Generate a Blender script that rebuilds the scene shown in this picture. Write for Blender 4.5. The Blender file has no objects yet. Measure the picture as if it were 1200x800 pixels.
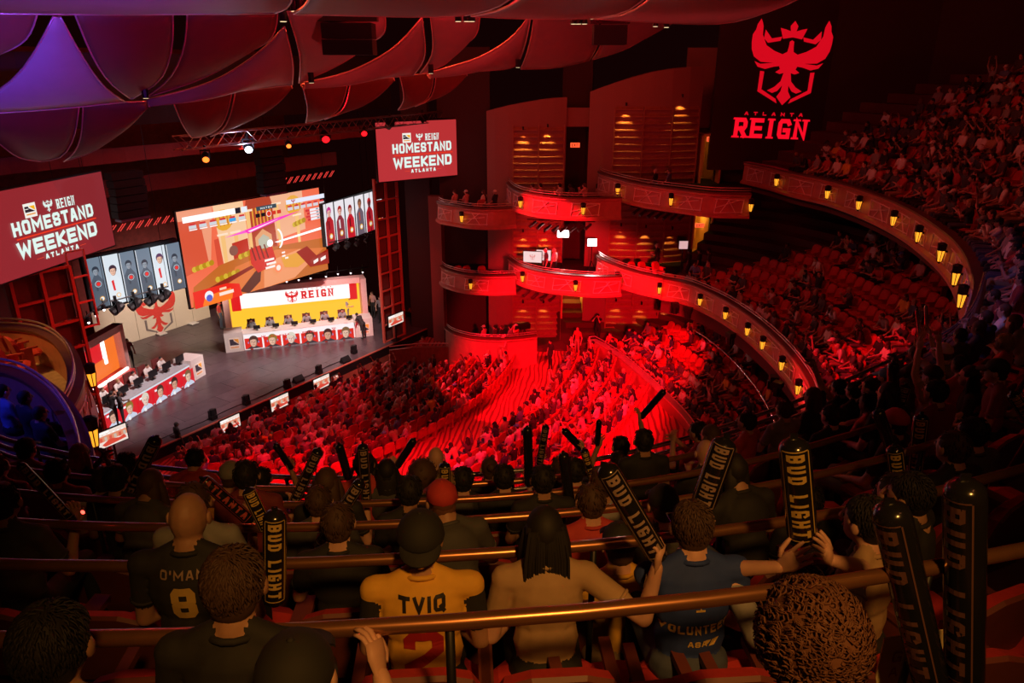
import bpy, bmesh, math, random
from mathutils import Vector, Matrix
from mathutils.bvhtree import BVHTree
random.seed(7)
C = bpy.context.scene.collection
S = bpy.context.scene
R = math.radians
PI = math.pi

# ---------------------------------------------------------------- camera
F = 850.0; TH = R(20.7); ZC = 15.0
cam = bpy.data.cameras.new('camera'); camo = bpy.data.objects.new('camera', cam); C.objects.link(camo)
camo.location = (0, 0, ZC); camo.rotation_euler = (R(90) - TH, 0, 0)
cam.sensor_width = 36; cam.lens = F * 36 / 1200; cam.clip_start = 0.05; cam.clip_end = 300
S.camera = camo
# ---------------------------------------------------------------- world / exposure
w = bpy.data.worlds.new('dark_hall'); S.world = w; w.use_nodes = True
w.node_tree.nodes['Background'].inputs[0].default_value = (0.10, 0.012, 0.012, 1)
w.node_tree.nodes['Background'].inputs[1].default_value = 0.05
S.view_settings.view_transform = 'Standard'; S.view_settings.look = 'None'
S.view_settings.gamma = 1; S.view_settings.use_curve_mapping = False; S.view_settings.exposure = 0.0

def light(name, kind, loc, target=None, energy=100, color=(1, 1, 1), size=0.2, spot=40, blend=0.3):
    l = bpy.data.lights.new(name, kind); l.energy = energy; l.color = color
    if kind == 'SPOT': l.spot_size = R(spot); l.spot_blend = blend; l.shadow_soft_size = size
    elif kind == 'POINT': l.shadow_soft_size = size
    elif kind == 'AREA': l.size = size
    o = bpy.data.objects.new(name, l); C.objects.link(o); o.location = loc
    if target is not None:
        o.rotation_euler = (Vector(target) - Vector(loc)).to_track_quat('-Z', 'Y').to_euler()
    return o
RED = (1.0, 0.004, 0.022); RED2 = (1.0, 0.07, 0.06); WARM = (1.0, 0.42, 0.08); PURP = (0.22, 0.10, 1.0)
# follow-spot style red washes over the stalls, from the ceiling slot
light('red_wash_spot', 'SPOT', (6, 12, 19), (-2.5, 31, 0), 52000, RED, 0.5, 40, 0.35)
light('red_wash_spot', 'SPOT', (2, 10, 19), (-9, 29.5, 0), 125000, RED, 0.5, 34, 0.5)
light('red_wash_spot', 'SPOT', (-8, 25, 17), (3.2, 35, 0.5), 26000, RED, 0.15, 36, 0.05)
light('red_box_spot', 'SPOT', (-2, 20, 18), (2.2, 34, 4.6), 600, RED, 0.2, 18, 0.2)
light('red_rim_spot', 'SPOT', (-6, 20, 17), (10.9, 21.0, 6.2), 16000, RED, 0.15, 12, 0.1)
light('added_wall_fill', 'SPOT', (2.5, 7.6, 11.7), (2.6, 39, 7.0), 3200, (1,.014,.02), .4, 44, .8)  # added fill to redden the upper far walls, no fixture of the hall
light('added_wall_fill', 'SPOT', (3.4, 7.9, 11.7), (3.4, 39, .4), 42000, (1,.004,.015), .2, 25, .35)  # second added fill, brightens the ground level walls and box fronts
light('added_box_fill', 'SPOT', (1.5, 36.0, 8.1), (2.6, 39.4, 6.2), 420, (1, .02, .02), .2, 100, .8)  # added red light to brighten the wall behind the commentators
light('red_hall_fill', 'AREA', (-2, 22, 18.6), (2, 36, 8), 330, (1,.022,.025), 5)
light('red_hall_fill', 'AREA', (10, 22, 18.5), (13, 25, 6), 70, (1,.07,.05), 6)
# house lights over the upper tier, behind the camera
light('house_light', 'SPOT', (1.4, -2.2, 18.3), (0.25, 2.65, 12.8), 980, WARM, 0.25, 40, 1.0)
light('house_light', 'SPOT', (3.0, 0.0, 19.0), (4.0, 8.0, 11.0), 60, (1, .3, .1), 0.3, 80, 0.9)
light('red_tier_light', 'POINT', (-6, 12, 17), None, 190, (1, .08, .05), 0.4)
light('violet_light', 'SPOT', (3.5, 11.0, 15.5), (9, 12.5, 11), 200, (.45, .3, 1), 0.2, 60, 0.8)
light('blue_box_light', 'SPOT', (-9.6, 8.2, 13.6), (-7.6, 10.6, 9.3), 420, (.06, .05, 1), 0.2, 60, 0.6)
light('tower_wash', 'SPOT', (-8, 30, 11), (-16.2, 24.8, 3.5), 2200, (1, .05, .04), .2, 50, .7)
light('tower_wash', 'SPOT', (-3, 31, 10.5), (-6.9, 40.2, 3.8), 1500, (1, .05, .04), .2, 34, .7)
light('box_wash', 'SPOT', (-1, 20, 17), (-8.6, 13.2, 9.0), 900, (1, .16, .14), .2, 30, .8)
# ceiling panels: violet on the left, red on the right
light('violet_uplight', 'SPOT', (-7, 8, 11.6), (-12.8, 17.3, 15.8), 6500, (.16, .07, 1), 0.3, 44, 0.9)
light('violet_uplight', 'SPOT', (-3, 5, 13), (-9, 13, 17.2), 2600, (.36, .05, .9), 0.3, 60, 0.9)
light('red_uplight', 'SPOT', (0, 14, 10), (-2.5, 25, 15.5), 800, (1,.10,.10), 0.4, 95, 0.9)
light('red_uplight', 'SPOT', (6, 16, 11), (4, 24, 16.5), 420, (1,.08,.08), 0.4, 90, 0.9)
light('red_backlight', 'POINT', (-9, 24.5, 18.2), None, 700, (1, .10, .03), 0.2)
light('red_backlight', 'POINT', (-3, 28.5, 18.4), None, 600, (1, .10, .03), 0.2)
light('red_backlight', 'POINT', (2.5, 27.5, 18.4), None, 250, (1, .10, .03), 0.2)
# stage
light('stage_key', 'SPOT', (-7.6, 33, 9.6), (-13.2, 39.6, 0.5), 7000, (1, .80, .74), 0.3, 66, 0.7)
light('stage_key', 'SPOT', (-9, 27, 12.5), (-17.8, 32, 0.4), 11000, (1, .78, .76), 0.3, 42, 0.7)
light('stage_wall_wash', 'SPOT', (-15.5, 37.2, 6.5), (-20.8, 42, 1.5), 2600, (1, .78, .62), 0.3, 75, 0.7)
light('stage_red', 'SPOT', (-13, 36, 11.5), (-12, 34.5, 0), 2000, RED2, 0.3, 70, 0.9)

# ---------------------------------------------------------------- projection helpers (world points only)
def ray(u, v):
    x = (u - 600) / F; y = (v - 400) / F
    return Vector((x, math.cos(TH) - y * math.sin(TH), -math.sin(TH) - y * math.cos(TH)))
def atz(u, v, z):
    r = ray(u, v); t = (z - ZC) / r.z; return Vector((r.x * t, r.y * t, z))
def atY(u, v, Y):
    r = ray(u, v); t = Y / r.y; return Vector((r.x * t, Y, ZC + r.z * t))
def proj(p):
    z = p[2] - ZC
    f = p[1] * math.cos(TH) - z * math.sin(TH); d = -p[1] * math.sin(TH) - z * math.cos(TH)
    if f < .1: return (-9999, -9999, f)
    return (600 + F * p[0] / f, 400 + F * d / f, f)

# ---------------------------------------------------------------- materials
MATS = {}
def mat(name, col, rough=.6, metal=0.0, var=0.15, scale=12.0, bump=0.0, spec=0.5, sheen=0.0):
    if name in MATS: return MATS[name]
    m = bpy.data.materials.new(name); m.use_nodes = True; nt = m.node_tree; b = nt.nodes['Principled BSDF']
    b.inputs['Roughness'].default_value = rough; b.inputs['Metallic'].default_value = metal
    b.inputs['Specular IOR Level'].default_value = spec
    tc = nt.nodes.new('ShaderNodeTexCoord'); no = nt.nodes.new('ShaderNodeTexNoise'); no.inputs['Scale'].default_value = scale
    nt.links.new(tc.outputs['Object'], no.inputs['Vector'])
    mx = nt.nodes.new('ShaderNodeMix'); mx.data_type = 'RGBA'
    mx.inputs[6].default_value = (*[c * (1 - var) for c in col], 1); mx.inputs[7].default_value = (*[min(1, c * (1 + var)) for c in col], 1)
    nt.links.new(no.outputs['Fac'], mx.inputs[0]); nt.links.new(mx.outputs[2], b.inputs['Base Color'])
    if bump:
        bp = nt.nodes.new('ShaderNodeBump'); bp.inputs['Strength'].default_value = bump; bp.inputs['Distance'].default_value = .02
        nt.links.new(no.outputs['Fac'], bp.inputs['Height']); nt.links.new(bp.outputs[0], b.inputs['Normal'])
    MATS[name] = m; return m
def emi(name, col, st=1.0):
    if name in MATS: return MATS[name]
    m = bpy.data.materials.new(name); m.use_nodes = True; nt = m.node_tree; b = nt.nodes['Principled BSDF']
    b.inputs['Base Color'].default_value = (.01, .01, .01, 1); b.inputs['Roughness'].default_value = .5
    b.inputs['Emission Color'].default_value = (*col, 1); b.inputs['Emission Strength'].default_value = st
    MATS[name] = m; return m
def carpet(name, a, bcol, scale):
    m = bpy.data.materials.new(name); m.use_nodes = True; nt = m.node_tree; b = nt.nodes['Principled BSDF']
    b.inputs['Roughness'].default_value = .9
    tc = nt.nodes.new('ShaderNodeTexCoord'); mp = nt.nodes.new('ShaderNodeMapping'); mp.inputs['Rotation'].default_value = (0, 0, R(24)); mp.inputs['Scale'].default_value = (1, .28, 1)
    wv = nt.nodes.new('ShaderNodeTexWave'); wv.inputs['Scale'].default_value = scale; wv.inputs['Distortion'].default_value = 11
    wv.inputs['Detail'].default_value = 2; wv.inputs['Detail Scale'].default_value = .6
    cr = nt.nodes.new('ShaderNodeValToRGB'); cr.color_ramp.elements[0].position = .25; cr.color_ramp.elements[1].position = .5
    cr.color_ramp.elements[0].color = (*bcol, 1); cr.color_ramp.elements[1].color = (*a, 1)
    nt.links.new(tc.outputs['Object'], mp.inputs[0]); nt.links.new(mp.outputs[0], wv.inputs[0])
    nt.links.new(wv.outputs['Fac'], cr.inputs[0]); nt.links.new(cr.outputs[0], b.inputs['Base Color'])
    MATS[name] = m; return m
BLACK = mat('black_metal', (.012, .012, .014), .45, .3)
BLK2 = mat('black_cloth', (.012, .011, .012), .9)
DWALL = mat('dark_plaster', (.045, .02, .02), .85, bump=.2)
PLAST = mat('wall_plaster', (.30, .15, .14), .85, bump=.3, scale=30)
WOOD = mat('cherry_wood', (.30, .09, .06), .35, var=.35, scale=5)
WOOD2 = mat('dark_wood', (.14, .05, .035), .4, var=.3, scale=5)
TRIM = mat('pale_metal', (.75, .55, .52), .3, .6)
BRASS = mat('brass_rail', (.42, .20, .10), .28, .75, var=.2)
STEEL = mat('steel_rail', (.62, .62, .66), .25, .9)
SEATM = mat('seat_velvet', (.55, .035, .035), .8, var=.2, scale=25)
SEATW = mat('seat_shell', (.16, .04, .03), .5)
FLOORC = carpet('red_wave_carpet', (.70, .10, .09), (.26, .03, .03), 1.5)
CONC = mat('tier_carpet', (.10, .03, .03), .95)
AMBER = emi('amber_glass', (1, .34, .02), 1.5)
AMBERD = emi('amber_glass_dim', (1, .30, .04), .8)

# ---------------------------------------------------------------- mesh builder
class MB:
    def __init__(s): s.v = []; s.f = []; s.m = []
    def add(s, vs, fs, m=0):
        o = len(s.v); s.v += [tuple(p) for p in vs]
        for f in fs: s.f.append(tuple(i + o for i in f)); s.m.append(m)
    def box(s, c, d, m=0, rz=0, M=None):
        hx, hy, hz = d[0] / 2, d[1] / 2, d[2] / 2
        ps = [Vector((x, y, z)) for z in (-hz, hz) for y in (-hy, hy) for x in (-hx, hx)]
        if rz: rm = Matrix.Rotation(rz, 3, 'Z'); ps = [rm @ p for p in ps]
        if M is not None: ps = [M @ p for p in ps]
        ps = [p + Vector(c) for p in ps]
        s.add(ps, [(0, 2, 3, 1), (4, 5, 7, 6), (0, 1, 5, 4), (2, 6, 7, 3), (0, 4, 6, 2), (1, 3, 7, 5)], m)
    def bar(s, a, b, w, h, m=0):
        a = Vector(a); b = Vector(b); d = (b - a); L = d.length; q = d.to_track_quat('X', 'Z').to_matrix()
        s.box((a + b) / 2, (L, w, h), m, M=q)
    def tube(s, pts, rad, seg=8, m=0, caps=True, flat=1.0, up=None):
        pts = [Vector(p) for p in pts]; n = len(pts)
        if not hasattr(rad, '__len__'): rad = [rad] * n
        vs = []; prev = None
        for i, p in enumerate(pts):
            t = (pts[min(i + 1, n - 1)] - pts[max(i - 1, 0)])
            t = t.normalized() if t.length > 1e-9 else Vector((0, 0, 1))
            if prev is None:
                a = Vector(up) if up else (Vector((0, 0, 1)) if abs(t.z) < .9 else Vector((0, 1, 0)))
                x = a.cross(t).normalized()
            else: x = (prev - t * prev.dot(t)).normalized()
            prev = x; y = t.cross(x)
            for k in range(seg):
                an = 2 * PI * k / seg; vs.append(p + x * math.cos(an) * rad[i] + y * math.sin(an) * rad[i] * flat)
        fs = []
        for i in range(n - 1):
            for k in range(seg):
                a = i * seg + k; b = i * seg + (k + 1) % seg; fs.append((a, b, b + seg, a + seg))
        if caps: fs.append(tuple(range(seg))[::-1]); fs.append(tuple(range((n - 1) * seg, n * seg)))
        s.add(vs, fs, m)
    def ell(s, c, r, m=0, nu=10, nv=6, M=None, jit=0, top=1.0, bot=-1.0):
        vs = []; fs = []; c = Vector(c)
        for j in range(nv + 1):
            ph = PI * j / nv; z = math.cos(ph); rr = math.sin(ph)
            if j in (0, nv): rr = .02
            for i in range(nu):
                a = 2 * PI * i / nu; k = 1 + (random.uniform(-jit, jit) if jit else 0)
                p = Vector((rr * math.cos(a) * r[0] * k, rr * math.sin(a) * r[1] * k, max(bot, min(top, z)) * r[2] * k))
                if M is not None: p = M @ p
                vs.append(c + p)
        for j in range(nv):
            for i in range(nu):
                a = j * nu + i; b = j * nu + (i + 1) % nu; fs.append((a, a + nu, b + nu, b))
        fs.append(tuple(range(nu))); fs.append(tuple(range(nv * nu, nv * nu + nu))[::-1])
        s.add(vs, fs, m)
    def caps(s, a, b, ra, rb, m=0, seg=8, flat=1.0, up=None):   # tapered capsule
        a = Vector(a); b = Vector(b); d = (b - a).normalized()
        s.tube([a - d * ra * .95, a - d * ra * .6, a, b, b + d * rb * .6, b + d * rb * .95], [ra * .3, ra * .8, ra, rb, rb * .8, rb * .3], seg, m, True, flat, up)
    def poly(s, pts, m=0): s.add(pts, [tuple(range(len(pts)))], m)
    def prism(s, pts, z0, z1, m=0):
        n = len(pts); vs = [(p[0], p[1], z0) for p in pts] + [(p[0], p[1], z1) for p in pts]
        s.add(vs, [tuple(range(n))[::-1], tuple(range(n, 2 * n))] + [(i, (i + 1) % n, (i + 1) % n + n, i + n) for i in range(n)], m)
    def sweep(s, path, prof, m=0, sgn=1, close=True):   # path: 2D pts, prof: (offset, z)
        nr = normals(path); k = len(prof); vs = []
        for p, n in zip(path, nr):
            for (o, z) in prof: vs.append((p[0] + n[0] * o * sgn, p[1] + n[1] * o * sgn, z))
        fs = []; kk = k if close else k - 1
        for i in range(len(path) - 1):
            for j in range(kk):
                a = i * k + j; b = i * k + (j + 1) % k; fs.append((a, b, b + k, a + k))
        if close: fs.append(tuple(range(k))[::-1]); fs.append(tuple(range((len(path) - 1) * k, len(path) * k)))
        s.add(vs, fs, m)
    def mesh(s, name, mats, smooth=False):
        me = bpy.data.meshes.new(name); me.from_pydata(s.v, [], s.f)
        for x in (mats if isinstance(mats, (list, tuple)) else [mats]): me.materials.append(x)
        me.polygons.foreach_set('material_index', s.m)
        if smooth: me.polygons.foreach_set('use_smooth', [True] * len(s.f))
        me.update(); return me
    def build(s, name, mats, parent=None, smooth=False, loc=None, rz=None, kind=None):
        o = bpy.data.objects.new(name, s.mesh(name, mats, smooth)); C.objects.link(o)
        if parent: o.parent = parent
        if loc is not None: o.location = loc
        if rz is not None: o.rotation_euler = (0, 0, rz)
        if kind: o['kind'] = kind
        return o
def normals(path):
    out = []
    for i in range(len(path)):
        a = path[max(i - 1, 0)]; b = path[min(i + 1, len(path) - 1)]
        d = Vector((b[0] - a[0], b[1] - a[1])); d.normalize(); out.append((d.y, -d.x))   # right-hand side
    return out
def resample(path, step):
    pts = [Vector(p[:2]) for p in path]
    # Catmull-Rom smoothing
    fine = []
    for i in range(len(pts) - 1):
        p0 = pts[max(i - 1, 0)]; p1 = pts[i]; p2 = pts[i + 1]; p3 = pts[min(i + 2, len(pts) - 1)]
        for k in range(8):
            t = k / 8; fine.append(.5 * ((2 * p1) + (p2 - p0) * t + (2 * p0 - 5 * p1 + 4 * p2 - p3) * t * t + (3 * p1 - p0 - 3 * p2 + p3) * t ** 3))
    fine.append(pts[-1]); L = [0]
    for a, b in zip(fine, fine[1:]): L.append(L[-1] + (b - a).length)
    n = max(2, int(L[-1] / step) + 1); out = []; j = 0
    for i in range(n):
        t = L[-1] * i / (n - 1)
        while j < len(L) - 2 and L[j + 1] < t: j += 1
        k = (t - L[j]) / max(1e-9, L[j + 1] - L[j]); out.append(tuple(fine[j].lerp(fine[j + 1], k)))
    return out
def offset(path, o):
    q = [(p[0] + n[0] * o, p[1] + n[1] * o) for p, n in zip(path, normals(path))]
    return q
def thing(name, label, cat, loc=(0, 0, 0), rz=0, group=None):
    o = bpy.data.objects.new(name, None); C.objects.link(o); o.empty_display_size = .1
    o.location = loc; o.rotation_euler = (0, 0, rz); o['label'] = label; o['category'] = cat
    if group: o['group'] = group
    return o
def tag(o, label, cat, group=None):
    o['label'] = label; o['category'] = cat
    if group: o['group'] = group
    return o
def struct(mb, name, mats, smooth=False, parent=None):
    o = mb.build(name, mats, parent, smooth)
    if not parent: o['kind'] = 'structure'
    return o
ORD = ['zeroth', 'first', 'second', 'third', 'fourth', 'fifth', 'sixth', 'seventh', 'eighth', 'ninth', 'tenth', 'eleventh', 'twelfth', 'thirteenth', 'fourteenth', 'fifteenth', 'sixteenth', 'seventeenth', 'eighteenth', 'nineteenth', 'twentieth']
def ordn(n):
    if n <= 20: return ORD[n]
    return str(n) + {1: 'st', 2: 'nd', 3: 'rd'}.get(n % 10 if n % 100 not in (11, 12, 13) else 0, 'th')

# ---------------------------------------------------------------- stroke lettering
G = {'A': [[(0, 0), (.38, 1), (.62, 1), (1, 0)], [(.15, .3), (.85, .3)]], 'B': [[(0, 0), (0, 1), (.85, 1), (1, .85), (1, .62), (.85, .5), (0, .5)], [(.85, .5), (1, .38), (1, .15), (.85, 0), (0, 0)]],
     'C': [[(1, .75), (1, .88), (.85, 1), (.15, 1), (0, .85), (0, .15), (.15, 0), (.85, 0), (1, .12), (1, .25)]], 'D': [[(0, 0), (0, 1), (.8, 1), (1, .82), (1, .18), (.8, 0), (0, 0)]],
     'E': [[(1, 1), (0, 1), (0, 0), (1, 0)], [(0, .5), (.85, .5)]], 'G': [[(1, .84), (.85, 1), (.15, 1), (0, .85), (0, .15), (.15, 0), (1, 0), (1, .42), (.58, .42)]],
     'H': [[(0, 0), (0, 1)], [(1, 0), (1, 1)], [(0, .5), (1, .5)]], 'I': [[(.5, 0), (.5, 1)]], 'K': [[(0, 0), (0, 1)], [(1, 1), (.15, .5), (1, 0)]], 'L': [[(0, 1), (0, 0), (1, 0)]],
     'M': [[(0, 0), (0, 1), (.5, .35), (1, 1), (1, 0)]], 'N': [[(0, 0), (0, 1), (1, 0), (1, 1)]], 'O': [[(.5, 0), (.15, 0), (0, .15), (0, .85), (.15, 1), (.85, 1), (1, .85), (1, .15), (.85, 0), (.5, 0)]],
     'Q': [[(.5, 0), (.15, 0), (0, .15), (0, .85), (.15, 1), (.85, 1), (1, .85), (1, .15), (.85, 0), (.5, 0)], [(.65, .25), (1, -.12)]],
     'R': [[(0, 0), (0, 1), (.85, 1), (1, .85), (1, .6), (.85, .45), (0, .45)], [(.5, .45), (1, 0)]],
     'S': [[(1, .78), (1, .88), (.85, 1), (.15, 1), (0, .88), (0, .62), (.12, .52), (.88, .48), (1, .38), (1, .12), (.85, 0), (.15, 0), (0, .12), (0, .22)]],
     'T': [[(0, 1), (1, 1)], [(.5, 1), (.5, 0)]], 'U': [[(0, 1), (0, .15), (.15, 0), (.85, 0), (1, .15), (1, 1)]], 'V': [[(0, 1), (.5, 0), (1, 1)]], 'W': [[(0, 1), (.22, 0), (.5, .75), (.78, 0), (1, 1)]],
     'X': [[(0, 0), (1, 1)], [(0, 1), (1, 0)]], 'i': [[(.5, 0), (.5, .62)], [(.5, .82), (.5, 1)]], 'n': [[(0, 0), (0, .7), (.8, .7), (1, .55), (1, 0)]],
     '2': [[(0, .78), (0, .88), (.15, 1), (.85, 1), (1, .88), (1, .62), (0, .22), (0, 0), (1, 0)]], '8': [[(.5, 0), (.15, 0), (0, .12), (0, .4), (.15, .5), (.85, .5), (1, .4), (1, .12), (.85, 0), (.5, 0)], [(.15, .5), (0, .6), (0, .88), (.15, 1), (.85, 1), (1, .88), (1, .6), (.85, .5)]],
     '3': [[(0, 1), (1, 1), (1, 0), (0, 0)], [(.2, .5), (1, .5)]], '1': [[(.2, .8), (.6, 1), (.6, 0)]], "'": [[(.5, 1), (.5, .75)]], '-': [[(0, .5), (1, .5)]], '0': [[(.5, 0), (0, .12), (0, .88), (.5, 1), (1, .88), (1, .12), (.5, 0)]], '7': [[(0, 1), (1, 1), (.4, 0)]]}
SERIF = {'R': [(0, 0), (0, 1), (1.02, 0)], 'E': [(0, 0), (0, 1)], 'I': [(.5, 0), (.5, 1)], 'G': [], 'N': [(0, 0), (1, 1), (0, 1)]}
def strip(pl, t):
    pts = [Vector(p) for p in pl]; n = len(pts); closed = (pts[0] - pts[-1]).length < 1e-6
    L = []; Rr = []
    for i, p in enumerate(pts):
        if closed and i in (0, n - 1): a = (pts[1] - pts[0]).normalized(); b = (pts[-1] - pts[-2]).normalized()
        else:
            a = (pts[min(i + 1, n - 1)] - pts[i]); b = (pts[i] - pts[max(i - 1, 0)])
            a = a.normalized() if a.length > 1e-9 else b.normalized(); b = b.normalized() if b.length > 1e-9 else a
        d = (a + b)
        d = d.normalized() if d.length > .2 else a
        nn = Vector((-d.y, d.x)); k = 1 / max(.45, abs(nn.dot(Vector((-a.y, a.x)))))
        L.append(p + nn * t / 2 * k); Rr.append(p - nn * t / 2 * k)
    return [(L[i], L[i + 1], Rr[i + 1], Rr[i]) for i in range(n - 1)]
def lettering(text, h, wd, gap, t, serif=False, sub=0):
    """quads in 2D; returns quads, total width"""
    qs = []; x = 0
    for ch in text:
        if ch == ' ': x += wd * .6 + gap; continue
        cw = wd * (1.35 if ch in 'MW' else (.25 if ch in "I'i" and not serif else (.6 if ch in 'I1' else 1)))
        for pl in G[ch]:
            P = [(x + t / 2 + a * (cw - t), t / 2 + b * (h - t)) for a, b in pl]
            if len(P) > 2 or True:
                # square the stroke ends
                a, b = Vector(P[0]), Vector(P[1])
                if (Vector(P[0]) - Vector(P[-1])).length > 1e-6:
                    P[0] = tuple(a + (a - b).normalized() * t / 2 * .98); a, b = Vector(P[-1]), Vector(P[-2]); P[-1] = tuple(a + (a - b).normalized() * t / 2 * .98)
            if sub:
                Q = [P[0]]
                for a, b in zip(P, P[1:]):
                    k = max(1, int(math.ceil((Vector(b) - Vector(a)).length / sub)))
                    Q += [tuple(Vector(a).lerp(Vector(b), j / k)) for j in range(1, k + 1)]
                P = Q
            qs += strip(P, t)
        if serif:
            for (a, b) in SERIF.get(ch, []):
                cx = x + t / 2 + a * (cw - t); cy = t * .22 if b == 0 else h - t * .22
                qs.append((Vector((cx - t * .85, cy + t * .22)), Vector((cx + t * .85, cy + t * .22)), Vector((cx + t * .95, cy - t * .22)), Vector((cx - t * .95, cy - t * .22))))
        x += cw + gap
    return qs, x - gap
class Face:
    """flat rectangle in the world: origin bottom-left, ex unit along, ez up, n outwards"""
    def __init__(s, o, ex, n=None, ez=(0, 0, 1)):
        s.o = Vector(o); s.ex = Vector(ex).normalized(); s.ez = Vector(ez).normalized(); s.n = Vector(n).normalized() if n else s.ex.cross(s.ez)
    def p(s, x, y, d=0): return s.o + s.ex * x + s.ez * y + s.n * d
    def rect(s, mb, x0, y0, x1, y1, d, m): mb.poly([s.p(x0, y0, d), s.p(x1, y0, d), s.p(x1, y1, d), s.p(x0, y1, d)], m)
    def pl(s, mb, pts, d, m): mb.poly([s.p(x, y, d) for x, y in pts], m)
    def text(s, mb, txt, x, y, h, w, gap, t, d, m, serif=False, center=False):
        q, W = lettering(txt, h, w, gap, t, serif)
        if center: x -= W / 2
        for k in q: mb.poly([s.p(x + p.x, y + p.y, d) for p in k], m)
        return W
EMB = [[(0, 157), (14, 165), (15, 195), (20, 225), (48, 240), (101, 222), (157, 190), (190, 130), (193, 80), (200, 60), (212, 38), (231, 70), (236, 100), (253, 130), (253, 175), (247, 215), (227, 258), (180, 288), (100, 292), (180, 300), (219, 285), (194, 318), (145, 330), (93, 315), (58, 310), (50, 328), (77, 347), (49, 357), (23, 350), (34, 400), (69, 435), (112, 458), (78, 472), (47, 460), (20, 425), (24, 460), (46, 495), (0, 545)],
       [(0, 45), (24, 75), (18, 105), (50, 95), (84, 88), (60, 150), (0, 140)], [(66, 138), (130, 150), (176, 100), (180, 150), (150, 176), (74, 162)]]
SHD = [(147, 345), (174, 342), (173, 465), (37, 535), (48, 508), (149, 452)]
def emblem(fc, mb, cx, cy, wd, d, m, ms=None, parts=(0, 1, 2, 3)):
    k = wd / 506
    for i, P in enumerate(EMB + [SHD]):
        if i not in parts: continue
        for sg in (1, -1):
            fc.pl(mb, [(cx + sg * a * k, cy - (b - 290) * k) for a, b in (P if sg == 1 else P[::-1])], d, (ms if ms is not None and i == 3 else m))
# ================================================================= LARGE STRUCTURE
E1 = Vector((.545, .839)); NN = Vector((.839, -.545)); LB = Vector((-8.0, 37.67)); CS = Vector((-17.4, 38.6))
def st(s, d): return LB + E1 * s - NN * d        # s along the lip, d upstage
# stage floor of large panels
mb = MB(); mb.prism([st(-26, -.05), st(7, -.05), st(7, 15.5), st(-26, 15.5)], -.5, -.03)
stage = struct(mb, 'floor_stage', BLACK)
SM = [mat('stage_paint', (.075, .052, .062), .30, var=.4, scale=2.5, bump=.05), mat('stage_paint_worn', (.095, .066, .078), .36, var=.4, scale=2.5, bump=.05)]
tile = MB(); tile.box((0, 0, 0), (2.39, 1.19, .04), 0); tms = [tile.mesh('stage_panel', m) for m in SM]
for i in range(13):
    for j in range(12):
        o = bpy.data.objects.new('stage_panel', tms[random.random() < .3]); C.objects.link(o); o.parent = stage
        p = st(-25 + 2.4 * i + (1.2 if j % 2 else 0), .6 + 1.2 * j); o.location = (p.x, p.y, -.02); o.rotation_euler = (0, 0, math.atan2(E1.y, E1.x))
mb = MB(); mb.bar((*st(-26, 0), -.03), (*st(5.2, 0), -.03), .10, .10, 0); tag(mb.build('stage_lip', mat('red_lip', (.5, .12, .08), .4)), 'red painted nosing along the front edge of the stage', 'stage edge')
mb = MB(); mb.bar((*st(-26, -.02), -.65), (*st(5.2, -.02), -.65), .06, 1.15); struct(mb, 'wall_stage_front', WOOD)
# orchestra floor: stepped rake in the round
def zfl(r): return -1.0 + max(0, r - 9) * .115
mb = MB()
for k in range(22):
    r0 = 7.5 + k; r1 = r0 + 1.0; z = zfl(r0 + .5); n = 40; a0 = R(-105); a1 = R(40); vs = []
    for i in range(n + 1):
        a = a0 + (a1 - a0) * i / n; c, s_ = math.cos(a), math.sin(a)
        vs += [(CS.x + c * r0, CS.y + s_ * r0, z - .12), (CS.x + c * r0, CS.y + s_ * r0, z), (CS.x + c * r1, CS.y + s_ * r1, z)]
    fs = []
    for i in range(n):
        a = 3 * i; fs += [(a, a + 1, a + 4, a + 3), (a + 1, a + 2, a + 5, a + 4)]
    mb.add(vs, fs)
struct(mb, 'floor', FLOORC)
# far side wall, in pieces, with the openings between them
def wall(name, path, z0, ztops, m=DWALL, th=.3, parent=None):
    mb = MB(); n = len(path); nr = normals(path); vs = []
    for p, q, zt in zip(path, nr, ztops): vs += [(p[0], p[1], z0), (p[0], p[1], zt), (p[0] - q[0] * th, p[1] - q[1] * th, zt), (p[0] - q[0] * th, p[1] - q[1] * th, z0)]
    fs = [(0, 1, 2, 3), (4 * n - 1, 4 * n - 2, 4 * n - 3, 4 * n - 4)]
    for i in range(n - 1):
        for j in range(4): fs.append((4 * i + j, 4 * i + (j + 1) % 4, 4 * i + 4 + (j + 1) % 4, 4 * i + 4 + j))
    mb.add(vs, fs); return struct(mb, name, m, parent=parent)
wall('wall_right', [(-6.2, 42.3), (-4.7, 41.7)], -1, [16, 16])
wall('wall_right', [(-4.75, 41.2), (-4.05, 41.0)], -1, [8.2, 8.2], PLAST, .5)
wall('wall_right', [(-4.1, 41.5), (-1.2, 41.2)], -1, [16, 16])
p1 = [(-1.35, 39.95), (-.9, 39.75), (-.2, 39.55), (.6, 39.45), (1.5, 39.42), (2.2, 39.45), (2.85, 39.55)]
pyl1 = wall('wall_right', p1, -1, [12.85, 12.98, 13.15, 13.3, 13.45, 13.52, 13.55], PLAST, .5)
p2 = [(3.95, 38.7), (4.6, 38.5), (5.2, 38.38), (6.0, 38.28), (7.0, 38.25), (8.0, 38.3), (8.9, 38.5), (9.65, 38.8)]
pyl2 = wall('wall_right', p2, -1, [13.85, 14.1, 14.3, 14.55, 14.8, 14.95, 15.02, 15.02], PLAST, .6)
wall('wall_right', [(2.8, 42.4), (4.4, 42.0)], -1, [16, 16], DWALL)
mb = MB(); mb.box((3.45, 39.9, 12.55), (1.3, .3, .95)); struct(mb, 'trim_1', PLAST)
wall('wall_right', [(9.6, 42.6), (11.4, 42.4)], -1, [16, 16], PLAST)
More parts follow.
